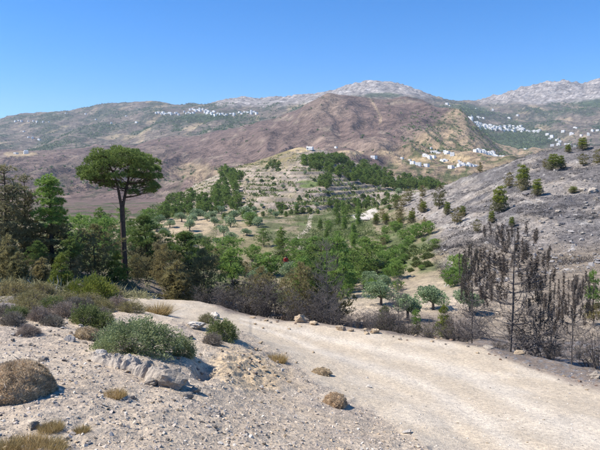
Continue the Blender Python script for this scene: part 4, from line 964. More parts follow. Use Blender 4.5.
# burnt slope
for a in [
 ('mid_juniper', 499, 213, 29, 'largest yellow green pine standing alone on the burnt slope', 0.95),
 ('mid_juniper', 492, 223, 13, 'small yellow green sapling below the largest slope pine', 0.9),
 ('mid_juniper', 512, 227, 11, 'tiny sapling right of the small slope sapling', 0.9),
 ('mid_juniper', 523, 191, 28, 'dark yellow green pine with scorched base upper middle of slope', 0.85),
 ('mid_juniper', 537, 196, 18, 'yellow green pine right of the scorched base pine', 1.0),
 ('mid_scorch', 509, 188, 17, 'brown scorched pine left of the scorched base pine', 0.9),
 ('mid_juniper', 552, 170, 17, 'olive green pine near the skyline of the burnt slope', 1.2),
 ('mid_juniper', 561, 169, 14, 'smaller olive green pine near the slope skyline', 1.1),
 ('mid_scorch', 583, 166, 13, 'brown scorched shrub at upper right of the slope', 1.2),
 ('mid_scorch', 598, 165, 17, 'brown scorched tree at the right edge of the slope', 1.0),
 ('mid_scorch', 439, 209, 26, 'brown scorched pine at the left of the burnt slope', 0.8),
 ('mid_scorch', 457, 224, 18, 'olive brown low shrub below the left scorched pine', 1.1),
 ('mid_juniper', 447, 215, 14, 'green sapling right below the left scorched pine', 0.9),
 ('mid_scorch', 421, 212, 14, 'brown shrub near the foot of the burnt ridge', 1.0),
 ('mid_scorch', 477, 233, 15, 'dull brown shrub with dark shadow mid slope', 0.9),
 ('mid_scorch', 480, 172, 11, 'small brown shrub on the burnt ridge line before the village', 0.9),
 ('mid_juniper', 573, 193, 7, 'flat yellow green shrub beside grey rocks on the slope', 2.2),
 ('mid_juniper', 463, 217, 12, 'yellow green sapling left of the largest slope pine', 1.0),
 ('mid_juniper', 583, 150, 13, 'dark tree on the slope skyline at right', 1.3),
 ('mid_juniper', 568, 153, 9, 'small dark tree on the slope skyline', 1.2),
 ('mid_scorch', 545, 168, 10, 'brown shrub left of the olive green skyline pine', 1.0),
]: put(*a[:4], a[4], 'shrub' if 'shrub' in a[4] else 'tree', wide=a[5], ymin=40, ymax=200)
# clusters
cluster([(312,236),(330,214),(362,210),(372,222),(360,246),(335,252)], 15, (11, 18), ['mid_b', 'mid_c', 'mid_a', 'mid_d', 'mid_e'], 'bright green pine in the dense stand right of the white path', 'tree', 'pines of the dense valley stand', 60, 200, gap=7, ordinal=True)
cluster([(355,250),(385,232),(425,215),(432,235),(410,262),(385,275)], 20, (8, 16), ['mid_bush', 'mid_scorch', 'valley_shrub', 'mid_bush'], 'low green shrub on the slope left of the burnt ground', 'shrub', 'green shrubs at the slope foot', 40, 200, gap=7, ordinal=True)
cluster([(375,225),(400,205),(425,195),(432,212),(400,232)], 14, (9, 16), ['mid_scorch', 'mid_scorch', 'mid_juniper'], 'brown green scorched shrub at the edge of the burnt slope', 'shrub', 'scorched shrubs at the burn edge', 50, 200, gap=6, ordinal=True)
cluster([(140,262),(150,225),(215,215),(262,215),(262,232),(215,250),(170,262)], 26, (8, 13), ['olive_far', 'olive_far', 'olive_b'], 'grey green olive tree on the ochre grove in the left valley', 'tree', 'olive trees of the valley grove', 50, 200, gap=10, wide=(1.0, 1.3), ordinal=True)
cluster([(195,262),(240,240),(305,262),(310,284),(235,286)], 10, (10, 18), ['mid_bush', 'valley_shrub', 'mid_scorch'], 'green shrub between the dry field and the roadside thicket', 'shrub', 'shrubs below the dry field', 30, 120, gap=10, ordinal=True)
cluster([(60,240),(75,215),(150,212),(160,250),(140,266)], 12, (12, 24), ['mid_b', 'mid_d', 'mid_e'], 'green pine in the valley behind the umbrella pine', 'tree', 'pines behind the umbrella pine', 50, 200, gap=9, ordinal=True)
cluster([(200,210),(300,206),(400,196),(395,210),(330,214),(250,222),(200,222)], 50, (5, 9), ['far_a', 'far_b', 'far_c', 'olive_far'], 'small green tree at the foot of the terraced hill', 'tree', 'trees at the hill foot', 100, 420, gap=6)
cluster([(150,222),(165,206),(190,197),(215,196),(222,172),(238,170),(243,205),(236,212),(190,216)], 70, (8, 12.5), ['far_a', 'far_b', 'far_a'], 'dark green pine in the wood on the left hill shoulder', 'tree', 'pines of the left hill wood', 150, 440, gap=3.6)
cluster([(300,166),(303,161),(322,159),(345,160),(362,166),(402,182),(446,184),(444,190),(400,193),(350,181),(318,170)], 96, (7.5, 11.5), ['far_a', 'far_c', 'far_b'], 'dark green pine in the belt right of the white chapel', 'tree', 'pines of the chapel belt', 200, 440, gap=3.4)
cluster([(316,188),(318,179),(329,177),(332,186),(326,190)], 9, (7, 10), ['far_a', 'far_c'], 'dark pine in the small clump on the bare terraces', 'tree', 'pines of the small terrace clump', 180, 430, gap=3)
cluster([(205,205),(250,165),(298,160),(345,178),(392,192),(375,206),(270,208)], 52, (2.5, 5), ['far_shrub', 'far_shrub', 'olive_far'], 'small green shrub dotted on the pale terraces', 'shrub', 'shrubs on the terraces', 170, 430, gap=6)
cluster([(262,170),(266,164),(279,164),(280,170)], 6, (4, 6), ['far_a', 'far_c'], 'small dark pine on the upper left terraces', 'tree', 'pines of the upper left terraces', 200, 440, gap=3)

# ------------------------------------------------------------------ rocks
def hull_rock(seed, n=16, sq=(1, 1, 0.7), jit=0.25):
    rng = np.random.RandomState(seed); d = nrm(rng.randn(n, 3)) * rng.uniform(1 - jit, 1, (n, 1)) * np.array(sq)
    bm = bmesh.new(); vs_ = [bm.verts.new(p) for p in d]; r = bmesh.ops.convex_hull(bm, input=vs_)
    bmesh.ops.delete(bm, geom=[v for v in bm.verts if not v.link_faces], context='VERTS')
    bmesh.ops.triangulate(bm, faces=bm.faces[:]); bm.verts.index_update()
    V = np.array([v.co[:] for v in bm.verts]); Fc = np.array([[v.index for v in f.verts] for f in bm.faces]); bm.free()
    return V, Fc
def big_rock(seed, sq=(1, 1, 0.7), cuts=4, amp=0.30):
    V, Fc = hull_rock(seed, 18, sq)
    bm = bmesh.new(); vv = [bm.verts.new(p) for p in V]; [bm.faces.new([vv[i] for i in f]) for f in Fc]
    bmesh.ops.subdivide_edges(bm, edges=bm.edges[:], cuts=cuts, use_grid_fill=True, smooth=0.12)
    bmesh.ops.triangulate(bm, faces=bm.faces[:]); bm.verts.index_update()
    V = np.array([v.co[:] for v in bm.verts]); Fc = np.array([[v.index for v in f.verts] for f in bm.faces]); bm.free()
    k = seed * 3.7
    nn = 0.6 * fbm(V[:, 0] * 2 + k, V[:, 1] * 2 + V[:, 2] * 1.7, 4) + 0.4 * (ridged(V[:, 0] * 2.2 + k, V[:, 2] * 2.8 + V[:, 1], 3) - 0.6)
    V = V * (1 + amp * 1.5 * nn)[:, None]
    return V, Fc
ROCKS = [hull_rock(200 + i, 15, (1, 0.85, 0.6)) for i in range(8)]
RM = {k: [mesh_np('stone', V, Fc, [M[k]]) for V, Fc in ROCKS] for k in ('rock', 'rock_warm', 'rock_white', 'rock_brown', 'rock_dark')}
BIG = [big_rock(300 + i, (1, 0.8, 0.72)) for i in range(5)]
BM = {k: [mesh_np('boulder', V, Fc, [M[k]]) for V, Fc in BIG] for k in ('rock', 'rock_warm', 'rock_white', 'rock_brown', 'rock_dark')}
def stone(kind, px, py, wpx, label, group=None, big=True, flat=1.0, rot=None, i=None, name='boulder', cat='rock', sink=0.35, ymax=300, ymin=2.5, tilt=0.2):
    x, y, z = hit(px, py, ymin, ymax); r = wpx * y / F / 2
    src = (BM if big else RM)[kind]; me = src[(i if i is not None else random.randrange(99)) % len(src)]
    o = obj(name, me, None, (x, y, z + r * 0.55 * flat * (1 - sink * 1.6))); o.scale = (r, r, r * flat)
    o.rotation_euler = (random.uniform(-tilt, tilt), random.uniform(-tilt, tilt), random.uniform(0, 6.28) if rot is None else rot)
    return tag(o, label, cat, group)
stone('rock', 171, 387, 36, 'largest grey boulder at the right end of the rock ledge', i=0, flat=0.95, rot=0.2, sink=0.2)
def rock_ledge(pts, wid, hgt, seed, label):
    A = np.array([hit(*p)[:2] for p in pts]); n, m_ = 90, 34; sp = np.linspace(0, 1, n)
    ctr = np.column_stack([np.interp(sp, np.linspace(0, 1, len(A)), A[:, i]) for i in (0, 1)])
    tg = nrm(np.gradient(ctr, axis=0)); sd = np.column_stack([-tg[:, 1], tg[:, 0]]); v = np.linspace(-1, 1, m_)
    wv = np.interp(sp, np.linspace(0, 1, len(wid)), wid) * (1 + 0.5 * fbm(sp * 9 + seed, sp * 0, 3)); hv_ = np.interp(sp, np.linspace(0, 1, len(hgt)), hgt)
    X = ctr[:, :1] + sd[:, :1] * wv[:, None] * v; Y = ctr[:, 1:] + sd[:, 1:] * wv[:, None] * v
    prof = np.clip(1 - np.abs(v) ** 4, 0, 1)[None] * np.clip(np.minimum(sp, 1 - sp) * 14, 0, 1)[:, None]
    blk = np.floor(3.2 * fbm(X * 2.6 + seed, Y * 2.6, 2) * 2) / 6.0
    Z = height(X, Y) - 0.05 + prof * (hv_[:, None] * (0.95 + 0.9 * blk) + 0.05 + 0.05 * (ridged(X * 5, Y * 7, 4) - 0.5) + 0.035 * fbm(X * 11, Y * 14, 4))
    Z = np.maximum(Z, height(X, Y) - 0.06)
    i = np.arange(n * m_).reshape(n, m_); q = np.stack([i[:-1, :-1], i[1:, :-1], i[1:, 1:], i[:-1, 1:]], -1).reshape(-1, 4)
    tag(obj('rock_ledge', mesh_np('rock_ledge', np.stack([X, Y, Z], -1).reshape(-1, 3), q, [M['rock']])), label, 'rock')
rock_ledge([(88, 358), (112, 364), (135, 369), (158, 377), (180, 387)], [0.10, 0.17, 0.19, 0.22, 0.22], [0.03, 0.05, 0.07, 0.10, 0.11], 3.0, 'long pale rock ledge along the foot of the largest green bush')
stone('rock_white', 101, 355, 17, 'small white block at the left end of the rock ledge', i=3, flat=0.8, rot=0.3)
stone('rock', 152, 384, 22, 'grey rock leaning in front of the largest ledge boulder', i=4, flat=0.8, rot=1.3)
stone('rock', 195, 392, 14, 'grey stone just right of the largest ledge boulder', i=1, flat=0.9)
stone('rock', 187, 398, 18, 'grey stone below the largest ledge boulder', i=3, flat=0.7)
stone('rock_white', 70, 341, 12, 'white pointed stone on the upper gravel left of the bushes', i=2, flat=1.1)
stone('rock', 44, 362, 14, 'pale stone just above the round cushion bush', i=0, flat=0.9)
stone('rock', 34, 427, 14, 'pale stone casting a black shadow between straw tufts', i=3, flat=1.0)
stone('rock_white', 196, 327, 24, 'pale flat rock on the mound behind the green bush', i=1, flat=0.6)
stone('rock_white', 215, 318, 16, 'pale boulder at the back of the mound', i=4, flat=0.9)
stone('rock', 189, 338, 12, 'pale stone at the left foot of the mound', i=2, flat=0.8)
stone('rock_white', 407, 432, 14, 'flat whitish slab with dark edge on the lower road', i=2, flat=0.35, tilt=0.05)
stone('rock_white', 368, 387, 9, 'bright white stone on the road', i=0, flat=0.5)
stone('rock_white', 367, 378, 5, 'small white stone just above the bright white road stone', i=3, flat=0.5)
stone('rock_brown', 285, 320, 12, 'reddish brown boulder on the far road edge', i=1, flat=1.0)
stone('rock_warm', 301, 322, 16, 'largest ochre boulder on the far road edge', i=0, flat=1.0, rot=0.5)
stone('rock_warm', 314, 324, 14, 'ochre boulder right of the largest roadside boulder', i=4, flat=0.6)
stone('rock_warm', 291, 321, 7, 'small ochre stone between the two left roadside boulders', i=2, flat=0.9)
stone('rock_warm', 341, 330, 14, 'pale ochre boulder in the middle of the far road edge', i=3, flat=0.8)
stone('rock_warm', 351, 331, 8, 'small ochre boulder beside the middle roadside boulder', i=1, flat=0.8)
stone('rock_warm', 375, 333, 14, 'ochre boulder at the right of the roadside row', i=2, flat=0.75)
stone('rock_warm', 366, 334, 8, 'low ochre stone left of the right roadside boulder', i=0, flat=0.7)
stone('rock_warm', 266, 321, 9, 'low ochre stone at the left of the roadside row', i=2, flat=0.6)
stone('rock_warm', 253, 318, 8, 'small stone at the left end of the roadside row', i=4, flat=0.6)
stone('rock_warm', 519, 354, 14, 'ochre rock at the foot of the tallest burnt pine', i=3, flat=0.6)
stone('rock', 598, 378, 16, 'pale boulder at the right edge of the road', i=0, flat=0.9)
stone('rock', 592, 362, 12, 'grey boulder behind the right edge of the road', i=2, flat=0.9)
stone('rock', 460, 341, 12, 'low pale rock on the far road edge left of the burnt pines', i=1, flat=0.5)
stone('rock', 488, 348, 14, 'flat pale rock on the road edge by the burnt pines', i=4, flat=0.45)
stone('rock', 592, 193, 16, 'largest grey rock outcrop high on the burnt slope', i=0, flat=0.8, ymin=40)
stone('rock', 583, 191, 9, 'grey rock left of the outcrop high on the burnt slope', i=3, flat=0.8, ymin=40)
stone('rock', 598, 200, 10, 'grey rock below the outcrop at the right edge', i=2, flat=0.8, ymin=40)
stone('rock_white', 364, 221, 20, 'bright pale rock face at the end of the white path', i=1, flat=0.5, ymin=60)
rr = random.Random(21)
for i in range(26):
    stone(rr.choice(['rock', 'rock', 'rock_dark', 'rock']), rr.uniform(500, 602), rr.uniform(175, 290), rr.uniform(4, 9), 'weathered grey rock scattered on the burnt slope', 'rocks on the burnt slope', flat=rr.uniform(0.5, 0.9), ymin=35, ymax=180)
for i in range(16):
    stone(rr.choice(['rock', 'rock', 'rock_white']), rr.uniform(430, 500), rr.uniform(200, 290), rr.uniform(4, 8), 'pale rock on the left part of the burnt slope', 'rocks left on the burnt slope', flat=rr.uniform(0.5, 0.9), ymin=35, ymax=180)
for i in range(120):
    px, py = rr.uniform(0, 290), rr.uniform(350, 449)
    if px > 200 and py < 370: continue
    stone(rr.choice(['rock', 'rock', 'rock_white', 'rock_warm', 'rock_dark']), px, py, rr.uniform(3.0, 7.5), 'angular stone lying in the gravel of the bank', 'stones on the gravel bank', big=False, flat=rr.uniform(0.6, 1.0), name='stone', cat='stone', sink=0.25, tilt=0.4)
for i in range(34):
    stone(rr.choice(['rock', 'rock', 'rock_white']), rr.uniform(0, 110), rr.uniform(318, 352), rr.uniform(3.5, 8), 'pale stone between the grey bushes and the gravel', 'stones below the grey bushes', big=False, flat=rr.uniform(0.6, 1.0), name='stone', cat='stone', sink=0.25, tilt=0.4)
for i in range(44):
    stone(rr.choice(['rock_warm', 'rock_warm', 'rock', 'rock_brown']), rr.gauss(245, 26), rr.gauss(366, 14), rr.uniform(3, 7), 'ochre stone crumbling from the orange bank', 'stones of the orange bank', big=False, flat=rr.uniform(0.7, 1.0), name='stone', cat='stone', sink=0.2, tilt=0.5)
for i in range(46):
    px = rr.uniform(245, 600); py = float(np.interp(px, RF[:, 0], RF[:, 1])) + rr.gauss(0, 3)
    stone(rr.choice(['rock_warm', 'rock', 'rock_warm', 'rock_brown']), px, py, rr.uniform(3, 6.5), 'small ochre stone lining the far road edge', 'small stones of the far road edge', big=False, flat=rr.uniform(0.6, 1.0), name='stone', cat='stone', ymax=30)
for i in range(30):
    stone(rr.choice(['rock', 'rock_white', 'rock_warm']), rr.uniform(340, 590), rr.uniform(385, 448), rr.uniform(2, 4), 'small loose stone on the road surface', 'loose stones on the road', big=False, flat=0.5, name='stone', cat='stone', tilt=0.1)

# gravel: too many to count
def gravel(name, mask, n, lo, hi, cols, flat, seed):
    rng = np.random.RandomState(seed); ii = np.flatnonzero(mask.ravel()); k = rng.choice(ii, n)
    Y = GY.ravel()[k] * (1 + rng.uniform(-.005, .005, n)); u = GU.ravel()[k] + rng.uniform(-.0014, .0014, n); X = u * Y; Z = height(X, Y)
    s = lo * (hi / lo) ** (rng.rand(n) ** 2.6)
    V0s = [hull_rock(400 + j, 9, (1, 0.8, flat)) for j in range(8)]
    ms = Mesh(); c = np.array(cols)[rng.randint(len(cols), size=n)] * rng.uniform(0.75, 1.2, (n, 1))
    for j, (V0, F0) in enumerate(V0s):
        sel = np.flatnonzero(np.arange(n) % 8 == j); a = rng.uniform(0, 6.28, len(sel)); ca, sa = np.cos(a), np.sin(a)
        R_ = np.stack([np.stack([ca, -sa], -1), np.stack([sa, ca], -1)], -2)
        VV = np.repeat(V0[None], len(sel), 0); VV[:, :, :2] = np.einsum('nij,nkj->nki', R_, VV[:, :, :2])
        VV = VV * s[sel][:, None, None] + np.stack([X[sel], Y[sel], Z[sel] + s[sel] * flat * 0.35], -1)[:, None]
        FF = F0[None] + (np.arange(len(sel)) * len(V0))[:, None, None]
        ms.add(VV.reshape(-1, 3), FF.reshape(-1, 3), np.repeat(c[sel], len(V0), 0))
    o = obj(name, ms.build(name, M['stones'])); o['kind'] = 'stuff'
rdm = road_mask(PXm, PYm, GY)
nearm = (GY > 2.6) & (GY < 14) & (np.abs(GU) < 0.75)
gravel('gravel', nearm & (rdm < 0.4), 20000, 0.005, 0.034, [(0.48, 0.41, 0.34), (0.42, 0.36, 0.305), (0.55, 0.49, 0.41), (0.47, 0.37, 0.26), (0.36, 0.31, 0.265), (0.50, 0.42, 0.33)], 0.65, 1)
gravel('road_gravel', (GY > 4) & (GY < 20) & (rdm > 0.5) & (np.abs(GU) < 0.65), 6000, 0.005, 0.024, [(0.48, 0.43, 0.36), (0.55, 0.5, 0.43), (0.42, 0.37, 0.3)], 0.45, 2)

gravel('slope_rubble', (GY > 38) & (GY < 150) & (np.abs(GU) < 0.62) & (PXm > np.interp(PYm, [180, 205, 230, 260, 290, 330], [405, 395, 435, 442, 462, 480])), 4200, 0.05, 0.40, [(0.28, 0.255, 0.23), (0.34, 0.31, 0.28), (0.24, 0.22, 0.205), (0.2, 0.185, 0.175)], 0.55, 3)
# scrub: low growth nobody could count
def scrub(name, mask, n, lo, hi, mat, L, W, nb, seed, tint=0.5, wt=None, flat=0.7):
    rng = np.random.RandomState(seed); ii = np.flatnonzero(mask.ravel())
    p = None
    if wt is not None: p = wt.ravel()[ii]; p = p / p.sum()
    k = rng.choice(ii, n, p=p)
    Y = GY.ravel()[k] * (1 + rng.uniform(-.006, .006, n)); u = GU.ravel()[k] + rng.uniform(-.0014, .0014, n); X = u * Y; Z = height(X, Y)
    s = rng.uniform(lo, hi, n)
    ms = Mesh(); d = nrm(rng.randn(n * nb, 3)); d[:, 2] = np.abs(d[:, 2])
    P = np.repeat(np.stack([X, Y, Z], -1), nb, 0) + d * np.repeat(s, nb)[:, None] * rng.uniform(0.2, 1, (n * nb, 1)) * [1, 1, flat]
    tint = np.clip(np.repeat(tint + rng.randn(n) * 0.2, nb) + rng.randn(n * nb) * 0.12, 0, 1)
    k = n * nb; ll = np.repeat(s, nb)[:, None] * L; ww = np.repeat(s, nb)[:, None] * W
    dd = nrm(d + 0.6 * rng.randn(k, 3)); sd = nrm(np.cross(dd, rng.randn(k, 3)))
    V = np.stack([P - sd * ww / 2, P + sd * ww / 2, P + dd * ll], 1).reshape(-1, 3)
    ms.add(V, np.arange(3 * k).reshape(-1, 3), np.repeat(tint, 3))
    o = obj(name, ms.build(name, M[mat])); o['kind'] = 'stuff'
PXc, PYc = PXm, PYm
inb = (np.abs(GU) < 0.62)
bl = np.interp(PYc, [180, 205, 230, 260, 290, 330], [395, 385, 425, 432, 452, 470])
vn = sstep(-0.1, 0.3, fbm(GX / 14, GY / 18, 3)) + 0.05
low_t = (GY < 62) & (PXc > 325)
field = low_t | (((PXc - 245) / 30) ** 2 + ((PYc - 242) / 15) ** 2 < 1) | (((PXc - 190) / 26) ** 2 + ((PYc - 224) / 13) ** 2 < 1)
scrub('valley_scrub', inb & (GY > 33) & (GY < 168) & (PXc < bl) & ~field, 6500, 0.25, 0.8, 'scrub', 0.42, 0.16, 20, 3, 0.45, vn)
scrub('hill_scrub', inb & (GY > 168) & (GY < 430) & (PXc > 150) & (PXc < 440), 3000, 0.4, 1.3, 'scrub', 0.8, 0.5, 7, 4, 0.4, sstep(0, 0.4, fbm(GX / 30, GY / 25, 3)) + 0.1)
scrub('burnt_stubble', inb & (GY > 42) & (GY < 170) & (PXc > bl), 5200, 0.12, 0.5, 'burnt_scrub', 0.7, 0.09, 14, 5, 0.3, sstep(-0.2, 0.3, fbm(GX / 10, GY / 14, 3)) + 0.1)
cone_m = inb & (GY > 900) & (GY < 1500) & (PXc > 400) & (PYc > 112)
scrub('mountain_scrub', inb & (GY > 650) & (GY < 1750) & (PXc > 0), 1700, 1.6, 3.6, 'far_green', 0.9, 0.8, 9, 6, 0.45, cone_m * 1.0 + 0.04 + 0.25 * (PXc < 220) * (PYc > 165))
fw = sstep(-0.05, 0.25, fbm(GX / 170, GY / 330, 4)) + 0.06 + 1.2 * ((((PXc - 500) / 50) ** 2 + ((PYc - 140) / 16) ** 2) < 1)
scrub('distant_woodland', inb & (GY > 1900) & (GY < 3500) & (PYc > 103), 8000, 2.5, 6.0, 'far_green', 0.9, 0.8, 8, 7, 0.4, fw)
scrub('roadside_litter', inb & (GY > 17) & (GY < 34) & (PXc < 150) & (PYc < 300), 1400, 0.12, 0.5, 'scorched_dark', 0.6, 0.12, 10, 8, 0.5)
scrub('undergrowth', inb & (GY > 12.5) & (GY < 21) & (PXc < 112) & (PYc < 318), 420, 0.1, 0.22, 'scorched', 0.7, 0.07, 14, 9, 0.5)

# ------------------------------------------------------------------ houses
def house_mesh(seed, w, d, h, two=False):
    V = []; Fq = []; mi = []
    def box(x0, x1, y0, y1, z0, z1, m=0):
        b = len(V); V.extend([(x0,y0,z0),(x1,y0,z0),(x1,y1,z0),(x0,y1,z0),(x0,y0,z1),(x1,y0,z1),(x1,y1,z1),(x0,y1,z1)])
        for f in ((0,3,2,1),(4,5,6,7),(0,1,5,4),(1,2,6,5),(2,3,7,6),(3,0,4,7)): Fq.append([b + i for i in f]); mi.append(m)
    r = random.Random(seed)
    box(-w/2, w/2, -d/2, d/2, -4, h)
    for s in (-1, 1):
        box(s*(w/2-.15)-.16, s*(w/2-.15)+.16, -d/2-.01, d/2+.01, h+.003, h+.5); box(-w/2+.32, w/2-.32, s*(d/2-.15)-.155, s*(d/2-.15)+.155, h+.003, h+.5)
    if two: box(-w/2+.4, w*0.1, -d/2+1.0, d/2-.4, h+.003, h+2.8)
    nfl = 2 if h > 5 else 1
    for fl in range(nfl):
        for k in range(3):
            x = -w/2 + w*(k+.5)/3; z = 0.9 + fl*3.0
            if fl == 0 and k == 1: box(x-.5, x+.5, -d/2-.06, -d/2+.1, 0, 2.1, 1)
            else: box(x-.4, x+.4, -d/2-.05, -d/2+.1, z, z+1.0, 1)
    return mesh_np('house', np.array(V), Fq, [M['white_wall'], M['dark_open']], mi)
HM = [house_mesh(1, 9, 8, 3.6), house_mesh(2, 11, 8, 6.4), house_mesh(3, 8, 9, 6.4, True), house_mesh(4, 13, 8, 3.6, True), house_mesh(5, 7, 7, 4)]
def house(px, py, label, group, ymin, ymax, s=1.0, i=None, rot=None):
    x, y, z = hit(px, py, ymin, ymax)
    o = obj('house', HM[random.randrange(5) if i is None else i], None, (x, y, z)); o.scale = (s,) * 3
    o.rotation_euler = (0, 0, random.uniform(-1.1, -0.35) if rot is None else rot); return tag(o, label, 'house', group)
random.seed(77)
def village(segs, label, group, ymin, ymax, s=(0.9, 1.3)):
    for x0, y0, x1, y1, n, sp in segs:
        for k in range(n):
            f = (k + random.uniform(-.4, .4)) / max(1, n - 1); house(x0 + (x1 - x0) * f + random.uniform(-1, 1), y0 + (y1 - y0) * f + random.uniform(-sp, sp), label, group, ymin, ymax, random.uniform(*s))
village([(469,119,480,128,26,2.5),(478,125,500,130,44,2.6),(500,130.5,540,131.5,26,0.9),(500,127,524,128.5,16,1.6),(472,116,486,118,4,1)], 'white flat roofed house of the large village on the wooded right slope', 'houses of the right slope village', 1850, 3200, (0.85, 1.2))
village([(476,152,497,155,38,2.8),(482,157,505,160,44,2.6)], 'white house of the cluster at the right foot of the tan cone hill', 'houses at the right foot of the cone hill', 850, 1480, (0.42, 0.6))
village([(431,151,452,154,12,1.6),(460,163,476,172,12,2.2),(452,170,470,176,7,1.5),(426,158,446,162,5,2),(404,158,424,172,5,2)], 'white house scattered at the left foot of the tan cone hill', 'houses at the left foot of the cone hill', 700, 1480, (0.4, 0.6))
village([(157,113,178,115,16,1.0),(188,111,214,113,20,2.2),(205,114,226,116,12,1.6),(232,115,256,113,14,1.4),(182,113,190,114,3,0.8)], 'white house of the long village on the far left ridge', 'houses of the far ridge village', 2100, 3380, (0.9, 1.25))
village([(14,121,48,123,8,1.2),(22,132,40,140,4,3),(70,110,140,125,6,6)], 'tiny white house scattered on the far left mountainside', 'houses on the far left mountainside', 2000, 3350, (0.8, 1.2))
village([(545,135,560,143,8,2.5),(552,145,575,146,6,1.5),(520,150,540,152,4,1.5),(565,128,598,136,7,5),(440,105,520,116,6,4)], 'white house scattered on the far right hillside', 'houses on the far right hillside', 1850, 3300, (0.9, 1.3))
house(16, 154, 'left of two isolated white houses on the brown ridge at left', None, 1200, 1750, 1.1, 0)
house(26, 153.5, 'right of two isolated white houses on the brown ridge at left', None, 1200, 1750, 1.4, 3)
house(374, 158, 'small white house on the field behind the chapel belt pines', None, 560, 1500, 0.7, 0)
house(336, 148, 'pale farm house right of the white chapel', None, 560, 1500, 0.38, 3)
house(407, 187.5, 'white house beside the yellow field beyond the pine belt', None, 300, 900, 0.3, 0)

# the chapel on the hill top
def chapel():
    x, y, z = hit(310, 149.5, 300, 540); r = empty('chapel', (x, y, z)); r.rotation_euler = (0, 0, -0.35); r.scale = (0.8, 0.8, 0.62)
    def part(nm, V, Fq, mat): return obj(nm, mesh_np(nm, np.array(V, float), Fq, [M[mat]]), r)
    def bxv(x0, x1, y0, y1, z0, z1): return [(x0,y0,z0),(x1,y0,z0),(x1,y1,z0),(x0,y1,z0),(x0,y0,z1),(x1,y0,z1),(x1,y1,z1),(x0,y1,z1)]
    FB = [[0,3,2,1],[4,5,6,7],[0,1,5,4],[1,2,6,5],[2,3,7,6],[3,0,4,7]]
    part('wall', bxv(-2.7, 2.7, -1.8, 1.8, -1.0, 2.0), FB, 'white_wall')
    n = 9; V = []; Fq = []
    for s in (-2.75, 2.75):
        for k in range(n): a = math.pi * k / (n - 1); V.append((s, 1.86 * math.cos(a), 2.003 + 0.85 * math.sin(a)))
    for k in range(n - 1): Fq.append([k, k + 1, n + k + 1, n + k])
    Fq += [list(range(n))[::-1], list(range(n, 2 * n))]
    part('roof', V, Fq, 'white_wall')
    part('bell_gable', bxv(-2.74, -2.3, -0.6, 0.6, 2.7, 3.8), FB, 'white_wall')
    part('door', bxv(-1.9, -1.2, -1.86, -1.7, -0.1, 1.6), FB, 'dark_open')
    tag(r, 'small white chapel on top of the terraced hill', 'chapel')
chapel()

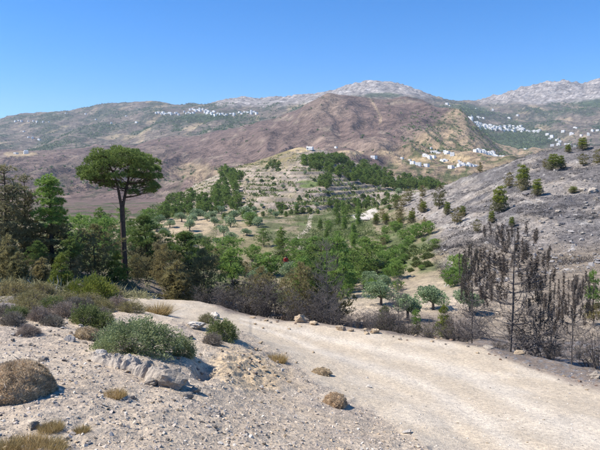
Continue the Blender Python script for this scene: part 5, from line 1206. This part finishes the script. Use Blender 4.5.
# ------------------------------------------------------------------ the walker in red
def walker():
    Y = 66.0; u, _ = pix(286, 266); x = float(u * Y); z = H(x, Y)
    J = {'pel': (0, 0, .95), 'sp': (0, .02, 1.15), 'ch': (0, .03, 1.36), 'nk': (0, .03, 1.50), 'hd': (0, .04, 1.62), 'tp': (0, .05, 1.74),
         'hl': (-.1, 0, .88), 'kl': (-.11, .10, .48), 'al': (-.11, -.02, .08), 'tl': (-.11, .14, .03),
         'hr': (.1, 0, .88), 'kr': (.11, -.02, .48), 'ar': (.11, -.22, .10), 'tr': (.11, -.08, .03),
         'sl': (-.19, .03, 1.43), 'el': (-.26, -.04, 1.16), 'wl': (-.24, .10, .93), 'fl': (-.235, .15, .84),
         'sr': (.19, .03, 1.43), 'er': (.26, -.02, 1.16), 'wr': (.25, .12, .95), 'fr': (.245, .17, .86)}
    Rr = {'pel': .16, 'sp': .145, 'ch': .17, 'nk': .06, 'hd': .10, 'tp': .075, 'hl': .10, 'kl': .065, 'al': .048, 'tl': .04, 'hr': .10, 'kr': .065, 'ar': .048, 'tr': .04,
          'sl': .075, 'el': .05, 'wl': .036, 'fl': .035, 'sr': .075, 'er': .05, 'wr': .036, 'fr': .035}
    E = [('pel','sp'),('sp','ch'),('ch','nk'),('nk','hd'),('hd','tp'),('pel','hl'),('hl','kl'),('kl','al'),('al','tl'),('pel','hr'),('hr','kr'),('kr','ar'),('ar','tr'),
         ('ch','sl'),('sl','el'),('el','wl'),('wl','fl'),('ch','sr'),('sr','er'),('er','wr'),('wr','fr')]
    ks = list(J); me = bpy.data.meshes.new('body'); me.from_pydata([J[k] for k in ks], [(ks.index(a), ks.index(b)) for a, b in E], [])
    o = obj('body', me); md = o.modifiers.new('s', 'SKIN')
    for i, k in enumerate(ks): me.skin_vertices[0].data[i].radius = (Rr[k], Rr[k] * (0.72 if k in ('pel', 'sp', 'ch') else 1))
    me.skin_vertices[0].data[0].use_root = True
    o.modifiers.new('d', 'SUBSURF').levels = 2
    dg = bpy.context.evaluated_depsgraph_get(); dg.update(); m2 = bpy.data.meshes.new_from_object(o.evaluated_get(dg))
    o.modifiers.clear(); o.data = m2
    for nm, c in (('skin', (0.42, 0.25, 0.17)), ('red_cloth', (0.50, 0.03, 0.03)), ('grey_blue_cloth', (0.16, 0.19, 0.25)), ('dark_hair', (0.03, 0.022, 0.018)), ('boot', (0.05, 0.04, 0.03))):
        m2.materials.append(plain_mat(nm, c, 0.1, 30))
    for p in m2.polygons:
        c = p.center; p.use_smooth = True
        p.material_index = 4 if c.z < 0.12 else 2 if c.z < 1.0 and abs(c.x) < 0.21 else 0 if (abs(c.x) > 0.2 and c.z < 1.18) else 1 if c.z < 1.47 else 3 if (c.z > 1.66 or (c.z > 1.56 and c.y < 0.04)) else 0
    r = empty('person', (x, Y, z)); o.parent = r; r.rotation_euler = (0, 0, 0.3)
    tag(r, 'person in a red top and grey blue trousers walking up the valley path', 'person')
walker()

# unused prototypes leave the scene
for k, (o, h, used) in PROTO.items():
    if not used:
        for ch in list(o.children): bpy.data.objects.remove(ch)
        bpy.data.objects.remove(o)
HAZE = 9.0e-5

# ------------------------------------------------------------------ haze: one closed box of even air round everything
zlo = float(GZ.min()) - 1.5; zhi = float(GZ.max()) + 60
X1 = float(np.abs(GX[(GY > 30) & (np.abs(GU) < 1.6)]).max()) + 100
hv = [(x, y, z) for x in (-X1, X1) for y in (-60, 5750) for z in (zlo, zhi)]
hf = [(0, 1, 3, 2), (4, 6, 7, 5), (0, 4, 5, 1), (2, 3, 7, 6), (0, 2, 6, 4), (1, 5, 7, 3)]
m, t, out = nmat('haze_air')
pv = N(t, 'ShaderNodeVolumePrincipled'); pv.inputs['Color'].default_value = (0.80, 0.89, 1.0, 1); pv.inputs['Density'].default_value = HAZE
pv.inputs['Anisotropy'].default_value = 0.1
t.links.new(pv.outputs[0], out.inputs['Volume'])
hz = obj('haze', mesh_np('haze', np.array(hv), hf, [m])); hz['kind'] = 'stuff'
